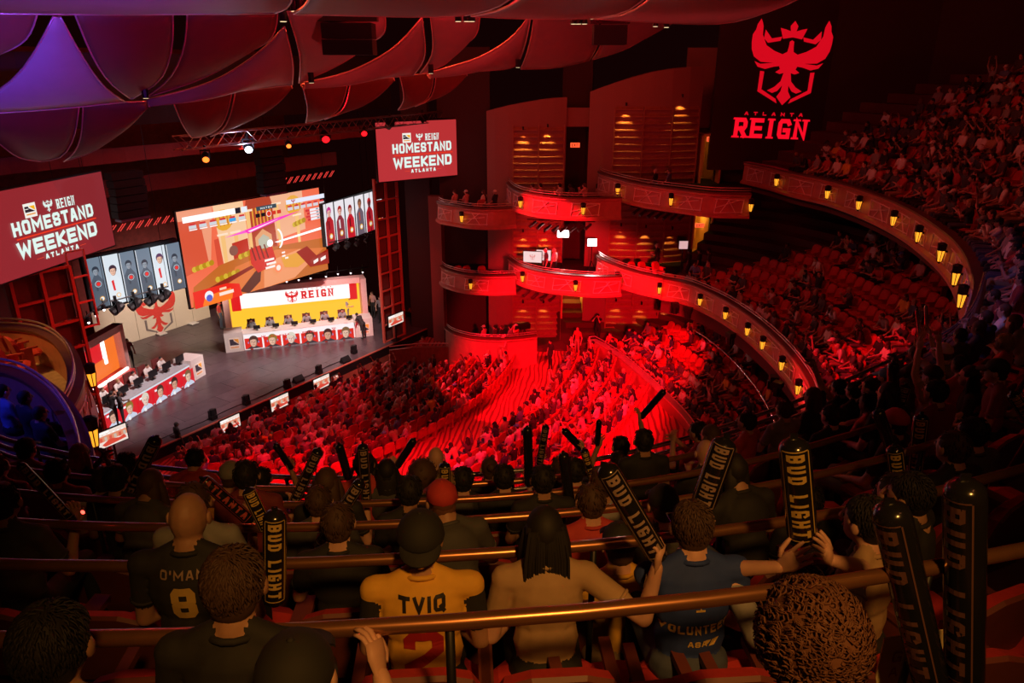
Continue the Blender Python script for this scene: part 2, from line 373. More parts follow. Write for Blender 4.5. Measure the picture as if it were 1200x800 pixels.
WR = [(10.75, 39.2), (15, 38.8), (20, 37), (26, 32), (30, 25), (31, 14), (30, 4)]
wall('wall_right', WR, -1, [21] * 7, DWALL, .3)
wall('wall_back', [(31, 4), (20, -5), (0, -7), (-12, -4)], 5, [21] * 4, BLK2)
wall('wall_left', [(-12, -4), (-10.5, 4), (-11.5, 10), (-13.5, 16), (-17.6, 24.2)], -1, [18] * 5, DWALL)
for q, zz in (((-.05, 39.9, .5, .5), 0),): pass
# stage house
wall('wall_stage_back', [(*st(-30, 15.6),), (*st(9, 15.6),)], -.5, [16, 16], mat('stage_drape', (.16, .02, .02), .9, var=.5, scale=4))
wall('wall_stage_left', [(*st(-25.5, 0),), (*st(-25.5, 15.5),)], -.5, [16, 16], BLK2)
mb = MB(); mb.box((4, 18, 21.2), (60, 62, .3)); struct(mb, 'ceiling', BLK2)
# stage header drapes seen between the screens
def bandp(s0, s1, d, z0, z1, m, name, label):
    mb = MB(); n = 24; vs = []; fs = []
    for i in range(n + 1):
        p = st(s0 + (s1 - s0) * i / n, d + (.06 if i % 2 else -.06)); vs += [(p.x, p.y, z0), (p.x, p.y, z1)]
        if i: fs.append((2 * i - 2, 2 * i, 2 * i + 1, 2 * i - 1))
    q0 = len(vs)
    for i in range(n + 1):
        p = st(s0 + (s1 - s0) * i / n, d + .25); vs += [(p.x, p.y, z0), (p.x, p.y, z1)]
        if i: fs += [(q0 + 2 * i - 2, q0 + 2 * i, q0 + 2 * i + 1, q0 + 2 * i - 1), (2 * i - 1, 2 * i + 1, q0 + 2 * i + 1, q0 + 2 * i - 1), (2 * i - 2, 2 * i, q0 + 2 * i, q0 + 2 * i - 2)]
    mb.add(vs, fs); tag(mb.build(name, m), label, 'curtain')
HD = mat('header_velvet', (.30, .07, .06), .9)
bandp(-17, 4, 5.5, 9.6, 10.35, HD, 'border_curtain', 'lower dull red border curtain hanging above the stage screens')
bandp(-17, 4, 3.2, 11.3, 11.9, HD, 'border_curtain', 'upper dull red border curtain above the stage, behind the lighting truss')
bandp(-17, 4, 1.0, 12.9, 15.5, BLK2, 'border_curtain', 'black border curtain at the top of the stage opening')
# ---------------------------------------------------------------- slatted panels on the two curved piers
SL = mat('slat_wood', (.34, .15, .10), .5, var=.3, scale=6)
def slats(parent, path, z0, z1, x0, x1, cols):
    def at_x(x):
        for a, b in zip(path, path[1:]):
            if a[0] <= x <= b[0]: t = (x - a[0]) / (b[0] - a[0]); return Vector((x, a[1] + (b[1] - a[1]) * t))
        return Vector((x, path[-1][1]))
    wd = (x1 - x0) / cols
    for c in range(cols):
        a = at_x(x0 + c * wd + .04); b = at_x(x0 + (c + 1) * wd - .04); me = None; z = z0
        while z < z1:
            if me is None:
                m_ = MB(); d = (b - a); L = d.length
                vs = [(0, 0, .09), (L, 0, .09), (L, -.13, -.04), (0, -.13, -.04), (0, -.13, -.09), (L, -.13, -.09), (L, 0, -.02), (0, 0, -.02)]
                m_.add(vs, [(3, 2, 1, 0), (4, 5, 2, 3), (7, 6, 5, 4), (0, 7, 4, 3), (1, 2, 5, 6)]); me = m_.mesh('slat', SL)
            o = bpy.data.objects.new('slat', me); C.objects.link(o); o.parent = parent
            o.location = (a.x, a.y - .01, z); o.rotation_euler = (0, 0, math.atan2(d.y, d.x)); z += .345
    for c in range(cols + 1):
        a = at_x(x0 + c * wd); m_ = MB(); m_.box((a.x, a.y - .06, (z0 + z1) / 2 - .1), (.06, .16, z1 - z0 + .15)); m_.build('slat_post', SL, parent)
slats(pyl1, p1, .6, 12.2, .05, 2.75, 2); slats(pyl2, p2, 1.0, 13.1, 5.2, 9.55, 3)
# small downlights grazing the slats
dl = MB(); dl.tube([(0, 0, 0), (0, 0, .16)], .045, 8); dl.bar((0, 0, .12), (0, .3, .12), .03, .03); dlm = dl.mesh('downlight_can', BLACK)
DL = [(613, 152, 39.1, 'upper left pier'), (642, 149, 39.1, 'upper left pier'), (613, 272, 39.1, 'left pier, middle level'), (638, 272, 39.1, 'left pier, middle level'), (613, 355, 39.1, 'left pier, ground level'), (637, 355, 39.1, 'left pier, ground level'),
      (734, 124, 37.95, 'upper right pier'), (800, 114, 38.1, 'upper right pier'), (728, 265, 37.95, 'right pier, middle level'), (757, 267, 37.9, 'right pier, middle level'), (788, 269, 38.0, 'right pier, middle level'),
      (722, 353, 37.95, 'right pier, ground level'), (752, 357, 37.9, 'right pier, ground level'), (779, 360, 38.0, 'right pier, ground level')]
cnt = {}
for u, v, Y, nm in DL:
    p = atY(u, v, Y); cnt[nm] = cnt.get(nm, 0) + 1
    o = bpy.data.objects.new('downlight', dlm); C.objects.link(o); o.location = p
    tag(o, 'small black downlight over the slats of the %s, %s from left' % (nm, ordn(cnt[nm])), 'downlight')
    light('downlight_lamp', 'SPOT', (p.x, p.y + .02, p.z - .06), (p.x, p.y + .42, p.z - 2.2), 85 if v < 200 else (38 if v < 300 else 22), (1, .40, .05), .02, 62, .7)
# ---------------------------------------------------------------- balconies
RIMS = {}
def pxpath(pts, z): return [tuple(atz(u, v, z)[:2]) for u, v in pts]
FAS = mat('fascia_wood', (.50, .20, .16), .38, var=.25, scale=4)
INL = mat('inlay_metal', (.95, .72, .70), .5, .1)
def balcony(name, label, path, z, back, step=.5, low=None, inl=True, rail=True, hi=0.0):
    P = resample(path, step); RIMS[name] = (P, z); t = thing('balcony', label, 'balcony', (P[len(P) // 2][0], P[len(P) // 2][1], z - 1))
    inv = Matrix.Translation(-t.location)
    def put(mb, nm, m, sm=False):
        o = mb.build(nm, m, t, sm); o.matrix_parent_inverse = inv; return o
    lo = (low if low is not None else z - 1.0)
    mb = MB(); mb.sweep(P, [(-.12, z - .03), (.10, z - .03), (.12, z - .1), (.05, z - .16), (.10, z - .82 if low is None else lo + .12), (.2, lo + .1 if low is None else lo + .1), (.2, lo), (-.12, lo)][::-1]); put(mb, 'fascia', FAS, False)
    mb = MB(); mb.sweep(P, [(-.16, z - .03), (.13, z - .03), (.13, z + .03), (-.16, z + .03)][::-1]); put(mb, 'top_cap', WOOD2)
    if rail:
        for dz, m in ((.12, TRIM), (.22 + hi, TRIM)):
            mb = MB(); mb.tube([(p[0], p[1], z + dz) for p in offset(P, -.02)], .022, 6); put(mb, 'handrail', m, True)
    if back:
        mb = MB(); mb.prism([(p[0], p[1]) for p in offset(P, -.1)] + back, lo, lo + .2); put(mb, 'floor_slab', BLK2 if low is None and name[0] != 'S' else (CONC if name != 'S1' else mat('box_carpet', (.42, .30, .24), .9, var=.4, scale=8)))
    if inl:
        Q = offset(P, .125); d = 0; seg = []; L = [0]
        for a, b in zip(Q, Q[1:]): L.append(L[-1] + (Vector(b) - Vector(a)).length)
        def qa(s):
            s = max(0, min(L[-1] - 1e-4, s)); j = 0
            while L[j + 1] < s: j += 1
            k = (s - L[j]) / (L[j + 1] - L[j]); return Vector(Q[j]).lerp(Vector(Q[j + 1]), k)
        rnd = random.Random(len(name) * 7 + int(z * 10)); s = .35; zb = lo + .2; zt = z - .22
        while s < L[-1] - 1.2:
            Wd = rnd.uniform(1.1, 1.6); mb = MB()
            def seg_(s0, z0, s1, z1):
                n = 4; mb.tube([(*qa(s0 + (s1 - s0) * i / n), z0 + (z1 - z0) * i / n) for i in range(n + 1)], .019, 4)
            seg_(s, zb, s + Wd, zb + .05); seg_(s, zt, s + Wd, zt - .03); seg_(s, zb, s + .08, zt); seg_(s + Wd - .06, zb, s + Wd, zt)
            a = rnd.random(); seg_(s + Wd * .2, zb, s + Wd * (.5 + .3 * a), zt); seg_(s, zb + .2, s + Wd * .9, zt - .25 * a); seg_(s + Wd * .75, zb, s + Wd * .45, zt)
            put(mb, 'inlay', INL); s += Wd + rnd.uniform(.35, .7)
    return t
PA3 = [(514, 236), (520, 239), (534, 241), (551, 243.5), (575, 244.5), (604, 243)]
balcony('A3', 'upper box balcony nearest the stage, four spectators seated behind its rail', pxpath(PA3, 8.6), 8.6, [(-.6, 39.6), (-1.3, 41.1), (-4.0, 41.1)], .35)
balcony('A2', 'middle box balcony nearest the stage, with empty red chairs', pxpath([(518, 311), (523, 315), (536, 319), (551, 321.5), (575, 323), (604, 322)], 5.1), 5.1, [(-.6, 39.6), (-1.3, 41.1), (-4.0, 41.1)], .35)
balcony('A1', 'ground level box with a tall solid curved front beside the stage', pxpath([(523, 383), (529, 388), (541, 392.5), (560, 396), (590, 397), (629, 393)], 1.75), 1.75, [(.8, 39.2), (-1.3, 41.1), (-4.1, 41.1)], .35, low=-.5, inl=False)
balcony('B3', 'upper centre box balcony above the commentators, between the two slatted piers', pxpath([(596, 214), (602, 220), (614, 225), (635, 229), (662, 231.5), (692, 232), (728, 231)], 9.5), 9.5, [(4.6, 38.3), (3.9, 40), (2.8, 40.2), (-.2, 39.4)], .35)
balcony('B2', 'middle centre box balcony with the brightly lit commentary desk', pxpath([(597, 302), (602, 306), (612, 311.5), (635, 318), (668, 322), (700, 324), (728, 323)], 5.6), 5.6, [(4.6, 38.3), (3.9, 40), (2.8, 40.2), (-.2, 39.4)], .35)
balcony('C3', 'long upper balcony in front of the right slatted pier, two spectators on it', pxpath([(703, 201), (708, 204), (725, 209), (755, 216), (800, 222), (836, 226), (880, 227)], 10.1), 10.1, [(12.5, 38.8), (9.7, 41), (9.4, 38.5), (4.4, 38.4)], .4)
balcony('C2', 'middle balcony in front of the right slatted pier, with empty red chairs', pxpath([(701, 299), (706, 303), (719, 309), (740, 316.5), (762, 322), (778, 325)], 5.95), 5.95, [(7.4, 38.1), (4.6, 38.3)], .35)
MP = pxpath([(776, 325.5), (797, 329), (815, 334), (848, 349), (874, 365), (895, 381), (920, 404), (940, 428), (952, 447), (957.5, 462)], 5.9) + [(9.0, 18.6), (8.2, 16.2), (6.8, 14.2)]
balcony('M', 'long curving mezzanine front sweeping round the right side of the hall', MP, 5.9, [(7.5, 13), (20, 18), (20, 34), (9.8, 40), (7.2, 38.2)], .5)
DP = pxpath([(874, 190), (905, 196), (935, 203.5), (980, 212.5), (1028, 227.5), (1070, 245.5), (1106, 268), (1130, 289), (1145, 316), (1148, 346)], 10.7)
DP = DP + [(7.3, 11.2), (4.6, 9.0), (3.1, 7.95), (1.7, 7.15), (.4, 6.65), (-1.0, 6.45), (-2.3, 6.45), (-3.48, 6.6), (-4.57, 6.85), (-5.9, 7.35), (-7.4, 8.3)]
balcony('D', 'long curving front of the uppermost tier running from the far right round below the viewer', DP, 10.7, None, .5, rail=False)
DPs, _ = RIMS['D']
# soffit of the upper tier rim and the mezzanine underside
mb = MB(); mb.sweep(DPs, [(0, 9.75), (-5, 10.2), (-5, 10.0), (0, 9.55)]); struct(mb, 'floor_upper_tier', BLK2)
# steel rails of the near front
t = thing('guard_rail', 'three bar steel guard rail along the front edge of the uppermost tier', 'railing', (0, 6.6, 10.7)); inv = Matrix.Translation(-t.location)
NP = [p for p in DPs if p[1] < 14.5]
for dz in (.16, .27, .38):
    mb = MB(); mb.tube([(p[0], p[1], 10.7 + dz) for p in NP], .026, 8); o = mb.build('rail_bar', STEEL, t, True); o.matrix_parent_inverse = inv
for i in range(0, len(NP), 3):
    mb = MB(); mb.tube([(*NP[i], 10.7), (*NP[i], 11.1)], .018, 6); o = mb.build('post', BLACK, t); o.matrix_parent_inverse = inv
# parterre wall
PW = pxpath([(690, 399), (697, 398), (725, 415), (755, 440), (785, 468), (806, 490), (819, 510)], 1.55) + [(7.3, 23.5), (6.8, 21)]
PWs = resample(PW, .5); RIMS['P'] = (PWs, 1.55)
mb = MB(); mb.sweep(PWs, [(-.12, -.9), (-.12, 1.5), (.1, 1.5), (.1, -.9)]); struct(mb, 'wall_parterre', mat('parterre_wood', (.42, .13, .10), .5, var=.2, scale=4))
mb = MB(); mb.sweep(PWs, [(-.16, 1.5), (-.16, 1.56), (.14, 1.56), (.14, 1.5)]); struct(mb, 'trim_2', TRIM)
mb = MB(); mb.tube([(p[0], p[1], 1.75) for p in PWs], .025, 6)
tag(mb.build('wall_rail', TRIM, None, True), 'thin metal rail on top of the curving red parterre wall', 'railing')
mb = MB()
for k in range(7): mb.sweep(PWs, [(-.1 - .9 * k, -.8), (-.1 - .9 * k, .75 + .3 * k), (-1.0 - .9 * k, .75 + .3 * k), (-1.0 - .9 * k, -.8)])
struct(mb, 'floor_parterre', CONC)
mb = MB(); mb.prism([(5.0, 36.5), (7, 33), (11, 33), (11, 41), (4.5, 41)], -.8, .72); struct(mb, 'floor_side', CONC)
mb = MB(); mb.prism([(-.5, 38), (4.6, 37.2), (4.6, 42), (-.5, 42)], -.8, .35); struct(mb, 'floor_side', CONC)
# front cross wall by the stage steps
mb = MB(); mb.sweep([(-6.6, 36.4), (-5, 36.9), (-3.3, 36.9)], [(-.1, -1), (-.1, .75), (.05, .75), (.05, -1)]); struct(mb, 'wall_pit', WOOD)
mb = MB(); mb.tube([(-6.6, 36.4, .95), (-5, 36.9, .95), (-3.3, 36.9, .95)], .03, 6); tag(mb.build('pit_rail', TRIM), 'pale handrail on the low wall between stage steps and ground level box', 'railing')
# mezzanine and upper tier steps
MPs, _ = RIMS['M']
mb = MB()
for k in range(11): mb.sweep(MPs, [(-.1 - .9 * k, 4.2), (-.1 - .9 * k, 5.0 + .33 * k), (-1.0 - .9 * k, 5.0 + .33 * k), (-1.0 - .9 * k, 4.2)])
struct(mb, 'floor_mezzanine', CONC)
mb = MB(); TZ = 10.29
UP = [p for p in DPs]
def upz(m): return TZ + .44 * m
for k in range(0, 16):
    z = upz(k); mb.sweep(UP, [(-.05 - .9 * k, z - .9), (-.05 - .9 * k, z), (-.95 - .9 * k, z), (-.95 - .9 * k, z - .9)])
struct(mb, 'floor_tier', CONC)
# pipe below the mezzanine with hanging fixtures
mb = MB(); mb.tube([(p[0], p[1], 4.35) for p in offset(MPs[6:-6], .9)], .03, 6)
tag(mb.build('lighting_pipe', STEEL, None, True), 'thin curved steel pipe hung below the mezzanine front', 'pipe')
# ---------------------------------------------------------------- side boxes on the left wall
S1 = pxpath([(-40, 386), (0, 383), (40, 386), (65, 396), (82, 414), (90, 438), (86, 462), (70, 490)], 9.3)[::-1]
balcony('S1', 'left side box further off, floor lit amber, at the left picture edge', S1, 9.3, [(-14.5, 17.5), (-13.3, 14.5), (-10.5, 10.5)], .3, inl=True)
S2 = pxpath([(-40, 425), (0, 432), (30, 440), (60, 460), (85, 493), (97, 530), (96, 565)], 10.0)[::-1]
balcony('S2', 'left side box nearer the viewer, inside lit blue', S2, 10.0, [(-11, 13), (-11.2, 10), (-9.5, 8), (-7.5, 8.2)], .3, inl=True)
# ---------------------------------------------------------------- amber lanterns on the balcony fronts
lm = {}
m_ = MB(); m_.tube([(0, 0, .30), (0, 0, .12)], [.12, .11], 6); m_.tube([(0, 0, .30), (0, 0, .34)], [.13, .06], 6); lm['hood'] = m_.mesh('hood', BLACK)
m_ = MB(); m_.tube([(0, 0, .115), (0, 0, -.18)], [.10, .055], 6); lm['glass'] = m_.mesh('glass', AMBER)
m_ = MB()
for k in range(6):
    a = PI / 3 * k; m_.tube([(.108 * math.cos(a), .108 * math.sin(a), .14), (.062 * math.cos(a), .062 * math.sin(a), -.19)], .009, 4)
m_.tube([(0, 0, -.18), (0, 0, -.24)], [.065, .02], 6); m_.bar((0, 0, .1), (0, -.16, .1), .04, .05); lm['cage'] = m_.mesh('cage', BLACK)
LN = {'A3': [(553, 252)], 'A2': [(555, 331)], 'B3': [(618, 237), (679, 242)], 'B2': [(617, 326), (675, 337)], 'C3': [(738, 223), (800, 232), (869, 235)], 'C2': [(730, 325)],
      'M': [(783, 337), (815, 353), (848, 368), (876, 387), (903, 406), (924, 428), (941, 453)], 'D': [(930, 213), (973, 226), (1012, 240), (1050, 257), (1082, 275), (1110, 299), (1127, 325), (1131, 353)], 'S1': [(74, 402), (82, 447)], 'S2': [(106, 516)]}
NMB = {'A3': 'upper box nearest the stage', 'A2': 'middle box nearest the stage', 'B3': 'upper centre box', 'B2': 'commentary box', 'C3': 'long upper right balcony', 'C2': 'middle balcony left of the mezzanine', 'M': 'curving mezzanine front', 'D': 'curving uppermost tier front', 'S1': 'far left side box', 'S2': 'blue lit left side box'}
for k, L_ in LN.items():
    P, z = RIMS[k]; Q = offset(P, .26); Nn = normals(P)
    for i, (u, v) in enumerate(L_):
        zc = z - .5; t0 = atz(u, v, zc); j = min(range(len(Q)), key=lambda q: (Q[q][0] - t0.x) ** 2 + (Q[q][1] - t0.y) ** 2)
        pos = (Q[j][0], Q[j][1], zc)
        where = 'on the ' + NMB[k] + ('' if len(L_) == 1 else ', %s from left' % ordn(i + 1))
        t = thing('wall_lantern', 'tapered amber glass lantern ' + where, 'lantern', pos, math.atan2(Nn[j][1], Nn[j][0]) - PI / 2, 'amber lanterns on the balcony fronts')
        for q in ('hood', 'glass', 'cage'):
            o = bpy.data.objects.new(q, lm[q]); C.objects.link(o); o.parent = t
        if k in ('D',) and i in (0, 2, 4): t.children[1].data = lm['glass']
# exit signs
EX = emi('exit_red', (1, .10, .03), 1.3)
def exitsign(u, v, Y, label, w=.5):
    p = atY(u, v, Y); t = thing('exit_sign', label, 'sign', p); m_ = MB(); m_.box((0, .03, 0), (w, .08, .24)); m_.build('housing', EX, t)
    m_ = MB(); f = Face((-w * .36, -.015, -.075), (1, 0, 0)); f.text(m_, 'EXIT', 0, 0, .15, .08, .03, .022, 0, 0); m_.build('lettering', mat('exit_dark', (.25, .0, .0), .6), t)
exitsign(674, 170, 40.3, 'glowing red EXIT sign in the upper opening between the piers'); exitsign(833, 163, 39.0, 'glowing EXIT sign over the upper doorway right of the piers', .4)
exitsign(820, 264, 40.2, 'orange EXIT sign above the middle level doorway'); exitsign(663, 358, 40.2, 'dull red EXIT sign above the ground level doorway')
# lit corridors behind the doorways
def corridor(x0, x1, y, z0, z1, e, n):
    mb = MB(); mb.box(((x0 + x1) / 2, y + 1, z0 - .05), (x1 - x0, 3.2, .1)); mb.box(((x0 + x1) / 2, y + 1, z1 + .05), (x1 - x0, 3.2, .1)); mb.box((x0 - .05, y + 1, (z0 + z1) / 2), (.1, 3.2, z1 - z0)); mb.box((x1 + .05, y + 1, (z0 + z1) / 2), (.1, 3.2, z1 - z0)); mb.box(((x0 + x1) / 2, y + 2.6, (z0 + z1) / 2), (x1 - x0, .1, z1 - z0))
    struct(mb, 'door_%d' % n, mat('corridor_paint', (.62, .42, .18), .7))
    light('corridor_lamp', 'POINT', ((x0 + x1) / 2, y + 1.2, z1 - .35), None, e, (1, .50, .06), .15)
corridor(2.85, 4.0, 39.6, .38, 3.1, 34, 1); corridor(9.75, 10.8, 39.3, .75, 3.4, 55, 2); corridor(9.9, 10.8, 39.6, 5.0, 7.6, 26, 3); corridor(9.9, 10.8, 39.2, 9.2, 11.7, 5, 4)
# ---------------------------------------------------------------- emblem on the dark wall, its projected light drawn as flat glowing shapes
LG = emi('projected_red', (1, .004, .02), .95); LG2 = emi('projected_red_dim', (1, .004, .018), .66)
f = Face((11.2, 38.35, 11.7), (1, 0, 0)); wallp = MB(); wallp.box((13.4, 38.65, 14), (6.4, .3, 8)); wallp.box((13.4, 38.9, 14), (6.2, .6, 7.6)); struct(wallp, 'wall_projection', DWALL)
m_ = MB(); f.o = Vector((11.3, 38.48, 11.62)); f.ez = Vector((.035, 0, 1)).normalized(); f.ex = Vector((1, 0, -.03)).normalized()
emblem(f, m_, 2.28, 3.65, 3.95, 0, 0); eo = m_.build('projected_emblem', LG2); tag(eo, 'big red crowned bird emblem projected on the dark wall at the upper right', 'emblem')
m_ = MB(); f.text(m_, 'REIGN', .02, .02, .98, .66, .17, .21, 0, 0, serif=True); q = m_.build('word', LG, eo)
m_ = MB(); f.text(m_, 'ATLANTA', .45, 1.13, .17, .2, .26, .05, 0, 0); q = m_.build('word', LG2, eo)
# ================================================================= SCREENS
def frame_of(P0, P1, z0, z1):
    a = Vector((*P0, z0)); b = Vector((*P1, z0)); return Face(a, b - a), (b - a).length, z1 - z0
def screen_body(t, f, W, H, th=.15, bz=.06, m=BLACK):
    mb = MB(); c = [f.p(-bz, -bz, -.01), f.p(W + bz, -bz, -.01), f.p(W + bz, H + bz, -.01), f.p(-bz, H + bz, -.01)]
    d = [p - f.n * th for p in c]; mb.add(c + d, [(0, 1, 2, 3), (7, 6, 5, 4), (0, 4, 5, 1), (1, 5, 6, 2), (2, 6, 7, 3), (3, 7, 4, 0)]); return mb.build('frame', m, t)
def hexc(s): return tuple(((int(s[i:i + 2], 16) / 255) ** 2.2) for i in (0, 2, 4))
def E_(s, st=1.0): return emi('screen_%s_%d' % (s, int(st * 100)), hexc(s), st)
class Pic:
    def __init__(s, t, f, W, H): s.t, s.f, s.W, s.H = t, f, W, H; s.l = {}; s.d = 0
    def layer(s): s.d += .004
    def mb(s, c, st): return s.l.setdefault((c, st), MB())
    def poly(s, c, pts, st=1.0): s.layer(); s.f.pl(s.mb(c, st), [(min(1, max(0, x)) * s.W, (1 - min(1, max(0, y))) * s.H) for x, y in pts][::-1], s.d, 0)
    def rect(s, c, x0, y0, x1, y1, st=1.0): s.poly(c, [(x0, y0), (x1, y0), (x1, y1), (x0, y1)], st)
    def disc(s, c, x, y, r, st=1.0, n=14, ry=None): s.poly(c, [(x + r * math.cos(2 * PI * k / n), y + (ry or r * s.W / s.H) * math.sin(2 * PI * k / n)) for k in range(n)], st)
    def text(s, c, txt, x, y, h, w, gap, t, st=1.0, serif=False, center=True): s.layer(); return s.f.text(s.mb(c, st), txt, x * s.W, (1 - y) * s.H, h * s.H, w * s.W, gap * s.W, t * s.W, s.d, 0, serif, center)
    def emb(s, c, x, y, w, st=1.0, c2=None, parts=(0, 1, 2, 3)):
        s.layer(); emblem(s.f, s.mb(c, st), x * s.W, (1 - y) * s.H, w * s.W, s.d, 0, None, [q for q in parts if q != 3] if c2 else parts)
        if c2 and 3 in parts: emblem(s.f, s.mb(c2, st), x * s.W, (1 - y) * s.H, w * s.W, s.d, 0, None, [3])
    def done(s, name='picture'):
        for (c, st), mb in s.l.items(): mb.build(name, E_(c, st), s.t)
def league_badge(p, x, y, w, h, st=1.0):   # pale card, dark slanted mark, yellow wedge
    p.rect('f2efe6', x, y, x + w, y + h, st); p.poly('26222c', [(x + .08 * w, y + .2 * h), (x + .38 * w, y + .2 * h), (x + .42 * w, y + .34 * h), (x + .9 * w, y + .62 * h), (x + .08 * w, y + .62 * h)], st)
    p.poly('f7b21c', [(x + .42 * w, y + .2 * h), (x + .9 * w, y + .2 * h), (x + .9 * w, y + .56 * h)], st); p.rect('f2efe6', x + .08 * w, y + .36 * h, x + .36 * w, y + .41 * h, st); p.rect('e79a4a', x + .12 * w, y + .72 * h, x + .86 * w, y + .82 * h, st)
def homestand(name, P0, P1, z0, z1, label, bg, bg2):
    f, W, H = frame_of(P0, P1, z0, z1); t = thing('projection_screen', label, 'screen', f.o); f.o = Vector((0, 0, 0)); screen_body(t, f, W, H)
    p = Pic(t, f, W, H); p.rect(bg, 0, 0, 1, 1); p.poly(bg2, [(.55, 0), (1, 0), (1, 1), (.8, 1)], 1.0)
    wh = 'dff5ee'
    league_badge(p, .285, .195, .095, .165); p.emb(wh, .475, .275, .075, 1, None, (0, 1, 2)); p.text(wh, 'REIGN', .62, .335, .115, .026, .009, .0095, serif=True)
    p.text(wh, 'HOMESTAND', .505, .535, .165, .062, .0125, .0195); p.rect('ee3a1e', .18, .562, .86, .578); p.text(wh, 'WEEKEND', .505, .79, .185, .081, .0135, .0235)
    p.text(wh, 'ATLANTA', .505, .885, .062, .027, .016, .0095); p.rect('ee4a2e', .29, .85, .345, .856); p.rect('ee4a2e', .66, .85, .715, .856); p.done(); return t
homestand('L', (-16.92, 23.1), (-16.04, 28.8), 8.29, 11.2, 'projection screen at the left picture edge reading HOMESTAND WEEKEND', '8e2a30', '862a30')
homestand('R', (-7.0, 38.66), (-2.7, 41.66), 9.35, 12.34, 'projection screen high at right of the stage reading HOMESTAND WEEKEND', 'b8363a', 'b63436')
# main LED wall: warm stylised courtyard scene with status bars
f, W, H = frame_of((-15.26, 32.86), (-10.58, 40.07), 4.28, 8.85)
t = thing('led_screen', 'huge central LED screen showing an orange game courtyard with status bars', 'screen', f.o); f.o = Vector(); screen_body(t, f, W, H)
p = Pic(t, f, W, H); p.rect('e8694a', 0, 0, 1, 1, 1.1)
p.poly('f09a78', [(0, 0), (.22, 0), (.16, .6), (0, .62)]); p.poly('d9573c', [(0, .1), (.13, .1), (.15, .6), (0, .66)]); p.poly('f2b08a', [(.58, 0), (.86, 0), (.86, .45), (.6, .5)]); p.poly('d8503a', [(.2, .35), (.5, .3), (.5, .62), (.2, .66)])
p.poly('f7c79a', [(.22, 0), (.42, 0), (.43, .6), (.24, .62)]); p.poly('b2452e', [(.43, .06), (.62, .06), (.63, .6), (.44, .6)]); p.disc('b2452e', .525, .07, .095)
for k in range(7): p.rect('e9a03c', .445 + k * .025, .1, .455 + k * .025, .3)
p.poly('e5a070', [(.47, .42), (.53, .34), (.59, .42), (.59, .62), (.47, .62)]); p.poly('b9b7a2', [(.49, .45), (.53, .4), (.57, .45), (.57, .6), (.49, .6)])
for (x, y0, y1) in ((.24, .3, .75), (.325, .3, .6), (.78, .25, .6), (.42, .1, .62), (.63, .08, .62)): p.poly('f6c07a', [(x, y0), (x + .03, y0), (x + .025, y1), (x + .045, y1 + .03), (x - .01, y1 + .03), (x + .005, y1)]); p.rect('ffe1c4', x - .02, y0, x + .05, y0 + .022)
for (x, y, r) in ((.27, .16, .06), (.77, .14, .06)):
    p.disc('eba93a', x, y, r)
    for q in range(5): p.rect('c9682a', x - r + .01 + q * .024, y - r * .8, x - r + .016 + q * .024, y + r)
p.poly('c23a2c', [(.3, .42), (.41, .4), (.41, .64), (.3, .66)]); p.disc('8d5a4e', .305, .5, .03)
p.poly('c46a2e', [(.02, .78), (.2, .62), (.48, .55), (1, .6), (1, 1), (0, 1)]); p.poly('e2783e', [(.3, .68), (.6, .6), (.98, .72), (.7, 1), (.2, 1)]); p.poly('f29a6a', [(.5, .72), (.78, .66), (.9, .8), (.72, .98), (.48, 1)])
for (x, y, w_) in ((.03, .6, .13), (.33, .58, .12), (.16, .76, .16), (.74, .36, .09)):
    for q in range(6): p.disc('b88a1e' if q % 2 else 'd6b338', x + w_ * q / 6 + .012, y - q * .006, .016)
p.poly('8c2a1c', [(.02, .86), (.2, .78), (.4, .7), (.42, .73), (.2, .84), (.04, .92)]); p.poly('5e2a1c', [(.3, .95), (.42, .78), (.47, .74), (.45, .9), (.36, 1)]); p.poly('e9a03c', [(.62, .7), (.8, .68), (.86, .78), (.74, .86), (.64, .82)]); p.poly('9d2418', [(.74, .68), (.83, .64), (.9, .78), (1, .74), (1, .92), (.84, .9)])
p.poly('d4281c', [(.4, .52), (.47, .5), (.5, .58), (.56, .52), (.58, .7), (.5, .78), (.44, .8), (.4, .68)])
for q in range(4): p.poly('7c1e14', [(.41 + q * .03, .5), (.42 + q * .03, .5), (.44 + q * .03, .66), (.43 + q * .03, .66)])
p.poly('ee2a1c', [(0, .82), (.22, .82), (.3, .86), (.31, 1), (0, 1)]); p.poly('ff7a24', [(.05, .98), (.07, .9), (.24, .88), (.25, .93), (.24, 1), (.05, 1)]); p.disc('f4f0f4', .095, .90, .028); p.disc('5562c8', .095, .925, .02); p.rect('ffe6d8', .16, .9, .255, .935); p.rect('ffd2b0', .165, .85, .21, .875)
p.poly('ff62d0', [(.24, .335), (.42, .29), (.43, .33)]); p.poly('ff3fc0', [(.38, .30), (.62, .235), (.8, .21), (.62, .27), (.4, .345)]); p.poly('fff0ff', [(.40, .318), (.64, .245), (.6, .262), (.42, .33)])
p.poly('ffffff', [(.58, .50), (1, .445), (1, .475), (.6, .515)], 1.3); p.disc('ffffff', .545, .5, .022, 1.2)
pts = [(.60 + .045 * math.cos(a), .47 + .12 * math.sin(a)) for a in [(-1.2 + k * .3) for k in range(9)]] + [(.592 + .040 * math.cos(a), .47 + .11 * math.sin(a)) for a in [(1.2 - k * .3) for k in range(9)]]
p.poly('ffffff', pts)
p.disc('ff8a5c', .585, .80, .03); p.disc('ffe9da', .585, .80, .017)
for (x, y) in ((.49, .67), (.50, .715), (.49, .755)): p.rect('fff2ec', x, y, x + .07, y + .025)
for (x, y) in ((.62, .63), (.62, .67), (.64, .70)): p.rect('fff2ec', x, y, x + .025, y + .02)
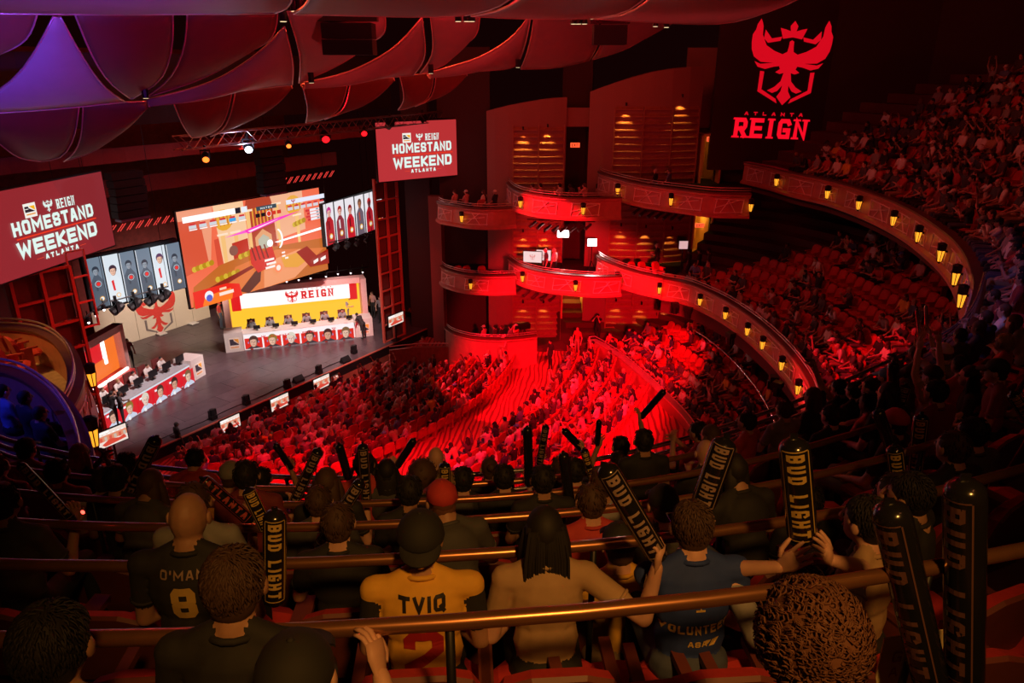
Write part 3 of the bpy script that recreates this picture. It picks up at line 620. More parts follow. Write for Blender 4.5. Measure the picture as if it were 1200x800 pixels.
p.poly('fff2ec', [(.86, .83), (.9, .81), (.9, .85), (.86, .87)]); p.poly('fff2ec', [(.92, .82), (.965, .8), (.965, .84), (.92, .86)])
p.rect('ffffff', 0, .045, .33, .105, 1.1); p.rect('1d2430', .33, .045, .365, .105); p.rect('e9f0fa', .37, .045, .41, .105)
for q in range(6): p.rect('cfd4da' if q != 4 else '3fa8e8', .03 + q * .062, .14, .075 + q * .062, .175); p.rect('d43a3c', .035 + q * .062, .12, .07 + q * .062, .14); p.rect('ffffff', .03 + q * .062, .18, .078 + q * .062, .19)
p.rect('3d4d58', .465, .07, .61, .115); p.text('e8eef0', 'MATCH', .535, .105, .02, .011, .006, .003)
for q, c in enumerate(('1d1d22', '1d1d22', 'e23a2a', 'd63a2a', 'd63a2a')): p.rect(c, .455 + q * .038, .145, .485 + q * .038, .185)
p.disc('ffffff', .547, .165, .018); p.disc('e23a2a', .547, .165, .015)
p.rect('dfe2f2', .68, .055, .985, .105, 1.1); p.emb('b8303a', .735, .08, .03, 1, None, (0, 1)); 
for q in range(6): p.rect('d8d2d8', .685 + q * .05, .14, .725 + q * .05, .175); p.rect('d43a3c', .69 + q * .05, .12, .72 + q * .05, .14)
for q in range(4): p.rect('f4eef4', .83 + (q % 2) * .01, .20 + q * .035, .98, .228 + q * .035); p.rect('d43a3c', .815 + (q % 2) * .01, .20 + q * .035, .85, .228 + q * .035); p.rect('8a8a96', .9, .205 + q * .035, .92, .22 + q * .035)
p.done()
# team screens with six portrait columns
def bust(p, x0, x1, bg, skin, hair, top, acc, y0=.0, y1=1.0, st=1.0, hs=1.0, hy=.3):
    p.rect(bg, x0, y0, x1, y1, st); w = x1 - x0; c = (x0 + x1) / 2; k = p.W / p.H; hh = (y1 - y0)
    cy = y0 + hh * hy; r = w * .24 * hs; ry = r * k * 1.2
    ty = cy + ry
    p.poly(top, [(c - r * .5, ty - ry * .2), (c + r * .5, ty - ry * .2), (x0 + w * .9, ty + hh * .12), (x0 + w * .96, y1), (x0 + w * .04, y1), (x0 + w * .1, ty + hh * .12)], st)
    ell = lambda col, x, y, rx, ry_, a0=0, a1=2 * PI, n=14: p.poly(col, [(x + rx * math.cos(a0 + (a1 - a0) * q / n), y + ry_ * math.sin(a0 + (a1 - a0) * q / n)) for q in range(n + 1)][::1], st)
    dk = ''.join('%02x' % int(int(skin[q:q + 2], 16) * .72) for q in (0, 2, 4))
    ell(hair, c + r * .05, cy - ry * .28, r * .98, ry * .92); ell(dk, c, cy + ry * .08, r * .74, ry * .98); ell(skin, c - r * .1, cy + ry * .05, r * .62, ry * .92)
    p.poly(hair, [(c - r * .8, cy - ry * .1), (c - r * .7, cy - ry * .75), (c, cy - ry * 1.15), (c + r * .75, cy - ry * .7), (c + r * .8, cy - ry * .05), (c + r * .6, cy - ry * .42), (c - r * .1, cy - ry * .5), (c - r * .62, cy - ry * .38)], st)
    for s in (-1, 1): p.rect('2a2024', c + s * r * .3 - r * .16, cy - ry * .05, c + s * r * .3 + r * .1, cy + ry * .04, st)
    p.rect(dk, c - r * .04, cy, c + r * .1, cy + ry * .32, st); p.rect('8a4a44', c - r * .22, cy + ry * .5, c + r * .18, cy + ry * .57, st)
    p.poly(acc, [(c - r * .9, ty + hh * .1), (c - r * .3, ty + hh * .08), (c - r * .2, ty + hh * .3), (c - r * .7, ty + hh * .3)], st)
def teamscreen(P0, P1, z0, z1, label, mode):
    f, W, H = frame_of(P0, P1, z0, z1); t = thing('led_screen', label, 'screen', f.o); f.o = Vector(); screen_body(t, f, W, H, .2, .12 if mode else .05)
    p = Pic(t, f, W, H)
    for k in range(6):
        x0 = k / 6 + .003; x1 = (k + 1) / 6 - .003
        if mode: 
            lit = k in (1, 4)
            bust(p, x0, x1, 'd9e4ee' if lit else '6f7f90', 'e8b8a0' if lit else '8d98a4', ('5a3a5e', '3a2a3a')[k == 1] if lit else '2f3a46', 'dfe8f0' if lit else '4d5a68', 'e0252a' if lit else '3c4652', 0, 1, 1, 1.1 if lit else .95, .27 + .05 * (k % 2))
            if not lit: p.disc('c8d2dc', (x0 + x1) / 2, .52, .034); p.disc('55606c', (x0 + x1) / 2, .52, .029); p.disc('ee2a26', (x0 + x1) / 2, .52, .02)
            p.disc('f0b040', (x0 + x1) / 2 + .01, .82, .025); p.disc('e8edf2', (x0 + x1) / 2 + .01, .82, .018)
        else:
            bust(p, x0, x1, 'e9e4ea', ('e8b0a0', 'e8b0a0', 'd89a88', 'a86a4c', '6d2a30', 'e0c0b8')[k], ('c8388c', 'a82a28', '8c1e24', '6d4a3a', 'c02028', 'd8d0d0')[k], ('b8222c', '8d3440', 'c41e2c', '6a5a66', 'b01c28', 'c8222c')[k], ('6d1a24', 'e8e0e4', '5a1a20', 'b84a3a', '4a141c', 'f0e6ea')[k], 0, 1, 1, .95, .22 + .04 * (k % 3))
            p.disc('f0b040', (x0 + x1) / 2, .8, .028); p.disc('e8edf2', (x0 + x1) / 2, .8, .018)
        p.rect('f4f6fa', x0 - .006, 0, x0, 1)
    p.done(); return t
teamscreen((-17.65, 29.18), (-15.42, 32.62), 5.43, 7.58, 'LED screen at left of stage with six grey and white portrait columns', 1)
teamscreen((-10.13, 38.89), (-8.16, 44.3), 5.86, 8.12, 'LED screen at right of stage with six red and white portrait columns', 0)
# red neon zigzag strips above the team screens
for (s0, d, z, nm) in ((-9.6, 4.2, 8.3, 'left'), (-.6, 3.6, 9.3, 'right')):
    mb = MB()
    for k in range(9):
        a = st(s0 + k * .42 - 1.2, d); b = st(s0 + k * .42 - .9, d); mb.tube([(*a, z), (*b, z + .3)], .02, 4); mb.tube([(*st(s0 + k * .42 - 1.08, d), z), (*st(s0 + k * .42 - .78, d), z + .3)], .02, 4)
    tag(mb.build('led_strip', emi('neon_red', (1, .06, .05), .9)), 'row of slanted thin red LED strips above the %s team screen' % nm, 'light strip')
# ================================================================= SCENOGRAPHY
WH = mat('set_white', (.78, .74, .72), .5, var=.04); SETR = mat('set_red', (.62, .05, .05), .5); GREY = mat('desk_grey', (.42, .46, .50), .5)
# long white flat with the emblem
f, W, H = frame_of((-23.2, 37.9), (-19.41, 44.2), 0.0, 2.75)
t = thing('stage_flat', 'long cream wall panel with a red bird emblem at the back left of the stage', 'panel', f.o); f.o = Vector()
mb = MB()
for k in range(6): a = f.p(W * k / 6 + .01, 0, 0); b = f.p(W * (k + 1) / 6 - .01, 0, 0); mb2 = MB(); c = (a + b) / 2; mb2.box((c.x, c.y, H / 2), (W / 6 - .02, .08, H), 0, math.atan2(f.ex.y, f.ex.x)); mb2.build('panel', mat('flat_cream', (.80, .70, .58), .6, var=.05), t)
m1 = MB(); m2 = MB(); emblem(f, m1, W * .52, H * .48, 2.6, .055, 0, None, (0, 1, 2)); emblem(f, m2, W * .52, H * .48, 2.6, .055, 0, None, (3,))
m1.build('emblem', mat('emblem_red', (.75, .06, .05), .6), t); m2.build('emblem_shield', mat('emblem_grey', (.22, .18, .18), .6), t)
for s in (.2, .5, .8):
    mb = MB(); c = f.p(W * s, .06, .3); mb.box(c, (.5, .45, .06), 0, math.atan2(f.ex.y, f.ex.x)); mb.build('foot', WH, t)
# the two team stands: lit back wall, banner, step lights, desk with portraits
YEL = emi('set_yellow_light', hexc('ffc235'), 1.05); ORA = emi('set_orange_light', hexc('f9762e'), .95); WHT = emi('banner_white', hexc('fff6f2'), 1.1); REDL = emi('set_red_light', hexc('e8202a'), .9); REDT = emi('banner_red', hexc('e0181e'), 1.0); WBAR = emi('bar_white', (1, .9, .8), 2.2); PINK = mat('set_pink', (.85, .50, .48), .5)
f, W, H = frame_of((-16.8, 40.25), (-9.12, 43.05), 0.0, 3.1)
t = thing('team_backdrop', 'glowing yellow team backdrop with a white banner reading REIGN', 'backdrop', f.o); f.o = Vector(); az = math.atan2(f.ex.y, f.ex.x)
def fb(mb, f, x0, y0, x1, y1, d0, d1, m=0):
    c = f.p((x0 + x1) / 2, (y0 + y1) / 2, (d0 + d1) / 2); mb.box(c, (x1 - x0, abs(d1 - d0), y1 - y0), m, math.atan2(f.ex.y, f.ex.x))
for nm, a, m in (('back_panel', (.3, .45, W - .3, H - .3, -.1, 0), YEL), ('left_post', (0, 0, .32, H, -.1, .9), PINK), ('right_post', (W - .32, 0, W, H, -.1, .9), PINK), ('header', (0, H - .34, W, H, -.1, .5), PINK), ('riser', (.3, 0, W - .3, .35, -.1, 1.1), SETR), ('red_return', (.45, 1.7, .95, H - .34, .02, .3), REDT), ('red_return', (W - .95, 1.7, W - .5, H - .34, .02, .3), REDT)):
    mb = MB(); fb(mb, f, *a); mb.build(nm, m, t)
mb = MB(); fb(mb, f, .95, 1.83, W - .95, H - .36, .25, .36); ban = mb.build('banner', WHT, t)
mb = MB(); bw = W - 1.9; emblem(f, mb, W * .47, 2.27, .74, .37, 0); f.text(mb, 'REIGN', W * .47 + .55, 2.08, .47, .30, .12, .105, .37, 0, serif=True); f.text(mb, 'ATLANTA', W * .47 + .62, 2.63, .06, .09, .18, .02, .37, 0); mb.build('banner_print', REDT, ban)
for k in range(2):
    mb = MB(); fb(mb, f, .5, .40 + k * .18, W - .5, .46 + k * .18, .02 + k * .3, .08 + k * .3); mb.build('step_light', YEL if k else WBAR, t)
# left stand
f2, W2, H2 = frame_of((-20.45, 28.6), (-19.95, 34.4), 0.0, 3.0)
t2 = thing('team_backdrop', 'red and orange team backdrop with a white step light at far left of stage', 'backdrop', f2.o); f2.o = Vector()
for nm, a, m in (('back_panel', (.3, .45, W2 - .3, 1.6, -.1, 0), ORA), ('back_panel', (.3, 1.6, W2 - 1.4, 2.75, -.1, 0), REDL), ('side_light', (W2 - 1.35, 1.3, W2 - 1.15, 2.7, -.05, .05), WBAR), ('back_panel', (W2 - 1.0, .4, W2 - .3, 2.75, -.1, .0), ORA), ('right_post', (W2 - .3, 0, W2, H2, -.1, .4), PINK), ('left_post', (0, 0, .3, H2, -.1, .4), PINK), ('header', (0, H2 - .34, W2, H2, -.1, .4), PINK), ('riser', (.3, 0, W2 - .3, .7, -.1, .8), SETR), ('step_light', (.4, .72, W2 * .62, .84, .5, .62), WBAR), ('step_light', (W2 * .64, .72, W2 - .5, .84, .5, .62), WBAR)):
    mb = MB(); fb(mb, f2, *a); mb.build(nm, m, t2)
def person_portrait(p, x0, x1, y0, y1, k, team):
    bg = 'd8281c' if team else 'd4202a'; skin = ('d9a890', 'e0b49a', 'e8c8b8', 'd8a88c', 'd09a80', 'e0b8a0')[k]; hair = ('4a3028', '8a7028', 'd8d0c0', '4a2c20', '3a1c18', '7a5a3a')[k]
    bust(p, x0, x1, bg, skin, hair, '3a3238' if team else 'c8d0e4', 'f0f0f0' if not team else '8a2a24', y0, y1, 1.0, 1.15, .36)
    if team:
        c = (x0 + x1) / 2
        for s in (-1, 1): p.rect('7a8ac8', c + s * (x1 - x0) * .3 - .004, y0 + (y1 - y0) * .3, c + s * (x1 - x0) * .3 + .004, y0 + (y1 - y0) * .48)
def desk(P0, P1, label, team, end0, end1):
    f, W, H = frame_of(P0, P1, 0.0, .98); t = thing('player_desk', label, 'desk', f.o); f.o = Vector()
    mb = MB(); fb(mb, f, 0, H - .05, W, H, -.85, .02); mb.build('desk_top', GREY if not team else WH, t)
    mb = MB(); fb(mb, f, 0, .0, W, H - .05, -.10, 0); fp = mb.build('front_panel', WH, t)
    mb = MB(); fb(mb, f, .02, .02, W - .02, .1, -.8, -.7); mb.build('modesty_panel', SETR, t)
    p = Pic(fp, f, W, H); p.rect('f8eef0' if team else 'cfe0ea', .005, .05, .995, .98, 1.0)
    if team:
        for k in range(6): person_portrait(p, .01 + k * .1645, .16 + k * .1645, .3, .95, k, 1)
        p.text('d8383c', 'ATLANTA', .32, .25, .1, .018, .006, .004); p.text('d8383c', 'REIGN', .57, .25, .1, .018, .006, .004, serif=True); p.emb('d8282c', .175, .19, .035, 1, None, (0, 1)); p.emb('d8282c', .8, .19, .035, 1, None, (0, 1))
    else:
        p.rect('d8202c', .005, .14, .995, .95)
        for k in range(6): person_portrait(p, .01 + k * .1645, .16 + k * .1645, .14, .95, k, 0); p.rect('f4f0f6', .02 + k * .1645, .2, .045 + k * .1645, .3)
    p.done('portrait_print')
    for (x0, x1, lb) in ((-end0, -.02, 0), (W + .02, W + end1, 1)):
        if x1 - x0 < .1: continue
        mb = MB(); fb(mb, f, x0, 0, x1, 1.12, -.95, .08); eb = mb.build('end_block', mat('end_block_cream', (.66, .62, .60), .55, var=.04), t)
        q = Pic(eb, Face(f.p(x0, 0, .085), f.ex, f.n), x1 - x0, 1.12)
        # painted badge on the end block
        for pts, c in (([(.22, .25), (.82, .25), (.82, .85), (.22, .85)], (.82, .76, .68)), ([(.27, .32), (.48, .32), (.5, .42), (.76, .6), (.76, .64), (.27, .64)], (.05, .04, .06)), ([(.5, .32), (.76, .32), (.76, .58)], (.85, .42, .05)), ([(.3, .72), (.74, .72), (.74, .78), (.3, .78)], (.8, .38, .12))):
            q.layer(); mb = MB(); q.f.pl(mb, [(x * q.W, (1 - y) * q.H) for x, y in pts][::-1], q.d, 0); mb.build('badge_print', mat('badge_%d' % int(c[1] * 100), c, .6), eb)
    return t, f, W
td, fd, Wd = desk((-15.15, 38.28), (-9.30, 40.42), 'long white player desk with six framed portraits on its front, right of stage', 1, .98, 1.05)
td2, fd2, Wd2 = desk((-17.75, 28.3), (-16.32, 33.9), 'angled grey topped player desk with red portrait front, left of stage', 0, 0, 1.0)
fd.o = td.location.copy(); fd2.o = td2.location.copy()
# monitors and chairs on / at the desks
mb = MB(); mb.box((0, 0, .33), (.58, .035, .34)); mb.box((0, .06, .02), (.24, .18, .02)); mb.bar((0, .04, .02), (0, .04, .3), .05, .03); mon_me = mb.mesh('monitor', BLACK)
mb = MB(); mb.box((0, 0, .5), (.5, .48, .1)); mb.box((0, -.26, .85), (.44, .1, .6)); mb.tube([(0, 0, .45), (0, 0, .1)], .04, 6)
for k in range(5): mb.bar((0, 0, .1), (.3 * math.cos(k * 1.257), .3 * math.sin(k * 1.257), .05), .05, .04)
for s in (-1, 1): mb.box((s * .3, 0, .72), (.06, .3, .04)); mb.bar((s * .3, 0, .5), (s * .3, 0, .7), .04, .04)
ch_me = mb.mesh('gaming_chair', mat('chair_red', (.16, .03, .03), .6))
STAGE_P = []
for (f, Wf, nm, ml) in ((fd, Wd, 'right', 0), (fd2, Wd2, 'left', 1)):
    az = math.atan2(f.ex.y, f.ex.x)
    for k in range(6):
        x = Wf * (k + .5) / 6; pos = f.p(x + .28, .98, -.35)
        o = bpy.data.objects.new('monitor', mon_me); C.objects.link(o); o.location = pos; o.rotation_euler = (0, 0, az)
        tag(o, 'black monitor on the %s player desk, %s from the audience left' % (nm, ordn(k + 1)), 'monitor', 'monitors on the player desks')
        if ml == 0: o.scale = (.62, .62, .62)
        pos = f.p(x, 0.0, -1.35); o = bpy.data.objects.new('gaming_chair', ch_me); C.objects.link(o); o.location = (pos.x, pos.y, .14); o.rotation_euler = (0, 0, az + PI)
        tag(o, 'red gaming chair behind the %s player desk, %s from the audience left' % (nm, ordn(k + 1)), 'chair', 'gaming chairs at the player desks')
        STAGE_P.append((pos.x, pos.y, az + PI, nm, k))
# floor monitors / foldback wedges along the lip
mb = MB(); mb.prism([(-.3, -.16), (.3, -.16), (.3, .16), (-.3, .16)], 0, .1); mb.add([(-.3, -.16, .1), (.3, -.16, .1), (.3, .16, .1), (-.3, .16, .1), (-.3, .05, .34), (.3, .05, .34)], [(0, 1, 5, 4), (4, 5, 2, 3), (0, 4, 3), (1, 2, 5)]); wme = mb.mesh('wedge_speaker', BLACK)
mb = MB(); mb.box((0, 0, .12), (.3, .3, .2)); mb.tube([(0, 0, .2), (0, 0, .52)], [.16, .13], 8); mb.box((-.17, 0, .35), (.05, .12, .3)); mb.box((.17, 0, .35), (.05, .12, .3)); hme = mb.mesh('moving_light', BLACK)
for i, (u, v, me, nm) in enumerate([(415, 414, hme, 'moving_light'), (405, 424, wme, 'wedge_speaker'), (374, 438, hme, 'moving_light'), (350, 447, wme, 'wedge_speaker'), (337, 455, hme, 'moving_light'), (289, 474, hme, 'moving_light'), (250, 491, hme, 'moving_light')]):
    p_ = atz(u, v, 0.0); o = bpy.data.objects.new(nm, me); C.objects.link(o); o.location = (p_.x, p_.y, 0); o.rotation_euler = (0, 0, R(57 - 90 + 90)); o.scale = (.95,) * 3
    tag(o, 'small black %s on the stage lip, %s counting from the right' % (nm.replace('_', ' '), ordn(i + 1)), 'speaker' if 'wedge' in nm else 'stage light')
mb = MB(); mb.tube([(*st(s, .55 + .06 * math.sin(s * 2)), .02) for s in [(-13 + k * .7) for k in range(18)]], .02, 5); tag(mb.build('cable', BLACK), 'black cable running along the front edge of the stage', 'cable')
# confidence / audience monitors
def tvon(u, v, w, h, d, label, z=None, tall=1.0, hd=33):
    p_ = onpl(u, v, st(0, d)); a = R(90 - hd); t = thing('television', label, 'television', p_, a); m_ = MB(); m_.box((0, .03, 0), (w + .08, .06, h + .08)); m_.build('frame', BLACK, t)
    m_ = MB(); m_.bar((0, .06, -h / 2), (0, .06, -h / 2 - tall), .06, .06); m_.box((0, .06, -h / 2 - tall), (.5, .4, .04)); m_.build('stand', BLACK, t)
    f = Face((-w / 2, -.004, -h / 2), (1, 0, 0)); p = Pic(t, f, w, h); p.rect('f0dcd0', 0, 0, 1, 1)
    p.rect('e08a6a', 0, .28, 1, .62); p.poly('d84a3a', [(.1, .8), (.4, .55), (.7, .7), (.9, .6), (.95, .85), (.2, .95)]); p.rect('ffffff', .0, .03, .4, .13)
    for q in range(6): p.rect('c8b8a8' if q % 2 else 'd85a48', .05 + q * .16, .35, .14 + q * .16, .6); p.rect('ffffff', .05 + q * .15, .17, .13 + q * .15, .22)
    p.done(); return t
def onpl(u, v, P, n=NN):
    r = ray(u, v); t = (P.x * n.x + P.y * n.y) / (r.x * n.x + r.y * n.y); return Vector((r.x * t, r.y * t, ZC + r.z * t))
tvon(377, 448, 1.05, .62, -.7, 'bright monitor facing the stalls under the stage lip, third from left', tall=.4); tvon(328, 471, 1.05, .62, -.7, 'bright monitor facing the stalls under the stage lip, second from left', tall=.4); tvon(270, 496, 1.0, .6, -.7, 'bright monitor facing the stalls under the stage lip, nearest the left', tall=.4)
tvon(464, 374, 1.25, .62, -.2, 'bright monitor in front of the right red tower of the stage', tall=.95); tvon(132, 511, 1.15, .68, -.2, 'bright monitor held at the bottom of the left red tower', tall=1.6)
tvon(394, 443, .5, .3, -.75, 'small dim monitor among the front row spectators', tall=.3)
# ================================================================= PROSCENIUM TOWERS
TWR = mat('tower_red', (.62, .12, .08), .5); TWP = mat('tower_panel', (.13, .035, .03), .8)
def tower(name, P0, P1, z0, z1, label, cols, dz, side):
    a = Vector(P0); b = Vector(P1); L = (b - a).length; t = thing('stage_tower', label, 'tower', (a.x, a.y, 0)); rz = math.atan2(b.y - a.y, b.x - a.x); t.rotation_euler = (0, 0, rz)
    for c in range(cols + 1): m_ = MB(); m_.box((L * c / cols, 0, (z0 + z1) / 2), (.11, .14, z1 - z0)); m_.build('post', TWR, t)
    n = int((z1 - z0) / dz)
    for k in range(n + 1):
        m_ = MB(); m_.box((L / 2, .0, z0 + k * dz), (L, .1, .09)); m_.build('rung', TWR, t)
        if k < n:
            for c in range(cols): m_ = MB(); m_.box((L * (c + .5) / cols, .14, z0 + (k + .5) * dz), (L / cols - .14, .04, dz - .12)); m_.build('panel', TWP, t)
    dpt = 1.2; xs = L if side > 0 else 0
    for q in ((.55, dpt) if side > 0 else ()):
        m_ = MB(); m_.box((xs, q, (z0 + z1) / 2), (.11, .1, z1 - z0)); m_.build('post', TWR, t)
    for k in range(n + 1 if side > 0 else 0): m_ = MB(); m_.box((xs, dpt / 2, z0 + k * dz), (.09, dpt, .08)); m_.build('rung', TWR, t)
    return t
tower('R', (-7.42, 39.45), (-6.45, 40.9), -1, 9.4, 'red ladder like panelled tower at the right of the stage', 2, 1.02, -1)
tower('L', (-17.35, 24.15), (-16.25, 25.85), -1, 8.2, 'red ladder like panelled tower at the left of the stage', 2, 1.02, 1)
mb = MB()
for x, y0 in ((0, 0), (.65, 0)): mb.bar((x, y0, 0), (x, y0, 3.0), .09, .05)
for k in range(4): mb.bar((0, 0, .04 + k * .98), (.65, 0, .04 + k * .98), .09, .06)
o = mb.build('ladder_frame', mat('frame_red', (.95, .25, .22), .45)); pp = onpl(96, 386, Vector((-16.3, 25.9))); o.location = (pp.x, pp.y, pp.z); o.rotation_euler = (0, 0, R(57)); tag(o, 'open pale red ladder frame fixed high beside the left tower', 'frame')
# ================================================================= LIGHTING TRUSS
TR = mat('truss_metal', (.30, .22, .22), .35, .8)
def truss(A, B, h, label):
    A = Vector(A); B = Vector(B); t = thing('lighting_truss', label, 'truss', A); d = B - A; n = int(d.length / .5); e = d.normalized(); s = e.cross(Vector((0, 0, 1))).normalized() * h / 2; u = Vector((0, 0, h / 2))
    for k, c in enumerate((s + u, s - u, -s + u, -s - u)): m_ = MB(); m_.tube([c, d + c], .03, 6); m_.build('chord', TR, t)
    m_ = MB()
    for i in range(n):
        a = e * i * .5; b = e * (i + 1) * .5
        for q0, q1 in ((s + u, s - u), (-s + u, -s - u), (s - u, -s - u), (s + u, -s + u)):
            if i % 2: q0, q1 = q1, q0
            m_.tube([a + q0, b + q1], .016, 4)
    o = m_.build('bracing', TR, t); return t, d
TA = onpl(208, 172, st(0, -1.2)); TB = onpl(541, 133, st(0, -1.2)); TB = Vector((TB.x, TB.y, (TA.z + TB.z) / 2 + .15)); TA = Vector((TA.x, TA.y, TB.z - .2))
truss(TA, TB, .5, 'long box truss carrying the stage lights under the ceiling panels')
def onpz(u, v, d=-1.2): return onpl(u, v, st(0, d))
mb = MB(); mb.tube([(0, 0, .45), (0, 0, .25)], .05, 6); mb.box((-.17, 0, .1), (.04, .1, .32)); mb.box((.17, 0, .1), (.04, .1, .32)); mb.box((0, 0, .26), (.38, .12, .05)); body_f = mb.mesh('yoke', BLACK)
mb = MB(); mb.tube([(0, .22, .12), (0, .1, .06), (0, -.16, -.08)], [.10, .145, .15], 10); head_f = mb.mesh('lamp_head', BLACK)
mb = MB(); mb.tube([(0, -.16, -.08), (0, -.175, -.088)], .125, 12); lens_g = mb
LM = {'orange': emi('lens_orange', (1, .16, .02), 3), 'white': emi('lens_bluewhite', (.75, .85, 1), 9), 'red': emi('lens_red', (1, .006, .01), 3), 'dark': BLACK}
lens = {k: lens_g.mesh('lens', m) for k, m in LM.items()}
for i, (u, v, c, s) in enumerate([(241, 184, 'orange', 1), (291, 172, 'white', 1.2), (338, 169, 'orange', .8), (381, 160, 'red', 1.35), (426, 154, 'red', 1.1), (457, 146, 'dark', 1.2), (495, 141, 'dark', 1.2), (531, 137, 'dark', 1.1)]):
    p_ = onpz(u, v); t = thing('stage_spotlight', '%s stage spotlight hanging from the truss, %s from left' % ({'dark': 'unlit black', 'white': 'blazing blue-white', 'orange': 'orange glowing', 'red': 'bright red'}[c], ordn(i + 1)), 'spotlight', p_, R(20) if c != 'dark' else R(-30)); t.scale = (s, s, s)
    for nm, me in (('yoke', body_f), ('lamp_head', head_f), ('lens', lens[c])): o = bpy.data.objects.new(nm, me); C.objects.link(o); o.parent = t
light('beam_lamp', 'POINT', tuple(onpz(291, 174, -1.6)), None, 60, (.6, .7, 1), .1)
# fixtures hanging below the team screens and above the right stand
for i, (u, v, d, s) in enumerate([(137, 362, 2.8, 1.3), (158, 357, 2.8, 1.3), (177, 352, 2.8, 1.3), (192, 347, 2.8, 1.3), (394, 290, 2.2, .9), (407, 288, 2.2, .9), (419, 285, 2.2, .9), (430, 281, 2.2, .9)]):
    p_ = onpl(u, v, st(0, d)); t = thing('stage_spotlight', 'black round spotlight below the %s team screen, %s from left' % ('left' if i < 4 else 'right', ordn(i % 4 + 1)), 'spotlight', p_, R(-40)); t.scale = (s,) * 3
    for nm, me in (('yoke', body_f), ('lamp_head', head_f), ('lens', lens['dark'])): o = bpy.data.objects.new(nm, me); C.objects.link(o); o.parent = t
DOT = emi('lens_small', (1, .85, .9), 4); mb = MB(); mb.ell((0, 0, 0), (.05, .05, .05), 0, 8, 5); dotm = mb.mesh('lens', DOT)
mb = MB(); mb.tube([(0, 0, .05), (0, 0, .22)], .09, 8); mb.bar((0, 0, .2), (0, 0, .5), .03, .03); canm = mb.mesh('lamp_body', BLACK)
for i, (u, v) in enumerate([(336, 330), (350, 328), (364, 326), (382, 324), (396, 321), (411, 320), (425, 319), (104, 378), (113, 370), (122, 363)]):
    p_ = onpl(u, v, st(0, 4.8 if i < 7 else 2.5)); t = thing('pin_spot', 'tiny lit pin spot over the %s team backdrop, %s from left' % ('right' if i < 7 else 'left', ordn((i if i < 7 else i - 7) + 1)), 'spotlight', p_)
    for nm, me in (('lens', dotm), ('lamp_body', canm)): o = bpy.data.objects.new(nm, me); C.objects.link(o); o.parent = t
for nm, a, b, d in (('below the right team screen', (386, 288), (436, 277), 2.2), ('over the right team backdrop', (330, 329), (432, 316), 4.8), ('over the left team backdrop', (99, 378), (127, 356), 2.5), ('below the left team screen', (130, 358), (198, 340), 2.8)):
    A_ = onpl(*a, st(0, d)); B_ = onpl(*b, st(0, d)); mb = MB(); mb.tube([A_ + Vector((0, 0, .18)), B_ + Vector((0, 0, .18))], .03, 6)
    for q in (A_, B_): mb.tube([q + Vector((0, 0, .18)), Vector((q.x, q.y, 15.5))], .012, 4)
    tag(mb.build('lamp_bar', BLACK), 'black hanging bar for the small spotlights ' + nm, 'bar')
# spotlights slung beneath the centre boxes
for nm, pts, Y in (('upper centre box', [(625, 262), (634, 264), (643, 266), (652, 267), (661, 268), (672, 268), (682, 267), (690, 265)], 35.2), ('long upper right balcony', [(746, 247), (754, 249), (763, 251), (772, 252), (781, 253), (790, 254), (799, 254)], 34.6), ('commentary box', [(618, 343), (628, 346), (638, 348), (648, 349)], 35.0)):
    mb = MB(); a = atY(*pts[0], Y); b = atY(*pts[-1], Y); mb.tube([a + Vector((-.3, 0, .22)), b + Vector((.3, 0, .22))], .025, 6); tag(mb.build('lamp_bar', BLACK), 'black bar holding spotlights under the ' + nm, 'bar')
    for i, (u, v) in enumerate(pts):
        p_ = atY(u, v, Y); mb = MB(); mb.tube([(-.2, -.15, -.12), (.12, .1, .08)], [.085, .06], 8); mb.bar((0, 0, 0), (0, 0, .22), .03, .03)
        o = mb.build('spotlight', mat('spot_grey', (.10, .06, .06), .4, .4)); o.location = p_; tag(o, 'black spotlight slung under the %s, %s from left' % (nm, ordn(i + 1)), 'spotlight')
# ================================================================= SPEAKERS
def array_box(u0, v0, u1, v1, Y, label, n=2):
    a = atY(u0, v0, Y); b = atY(u1, v1, Y); w_ = b.x - a.x; h = a.z - b.z; t = thing('loudspeaker_array', label, 'loudspeaker', ((a.x + b.x) / 2, Y, b.z))
    for k in range(n): m_ = MB(); m_.box((0, .3 + .02 * k, h * .8 * (k + .5) / n), (w_ * .84, .7, h * .8 / n - .03)); m_.build('cabinet', BLK2, t)
    m_ = MB(); m_.box((0, .3, h * .9), (w_, .3, h * .13)); m_.build('bumper', BLACK, t)
    for s in (-1, 1): m_ = MB(); m_.tube([(s * w_ * .42, .3, h * .9), (s * w_ * .42, .3, h * .9 + 3)], .02, 4); m_.build('chain', BLACK, t)
array_box(369, 16, 443, 65, 21, 'large black loudspeaker cluster hanging in front of the ceiling panels'); array_box(693, 22, 738, 53, 25, 'smaller black loudspeaker cluster hanging at the right end of the ceiling panels', 1)
def line_array(u, v0, v1, d, w_, label):
    a = onpl(u, v0, st(0, d)); b = onpl(u, v1, st(0, d)); h = a.z - b.z; n = 6; t = thing('line_array', label, 'loudspeaker', b, R(57))
    for k in range(n): m_ = MB(); m_.box((0, .25 + .04 * abs(k - 3), h * (k + .5) / n), (w_, .5, h / n - .03)); m_.build('cabinet', BLK2, t)
    m_ = MB(); m_.box((0, .25, -.06), (w_ * .95, .45, .08)); m_.build('grille', mat('grille_violet', (.16, .10, .20), .5), t)
line_array(160, 200, 255, .3, 1.25, 'black hanging line array between the left projection screen and central LED screen'); line_array(325, 175, 226, .5, 1.3, 'black hanging line array above the central LED screen')
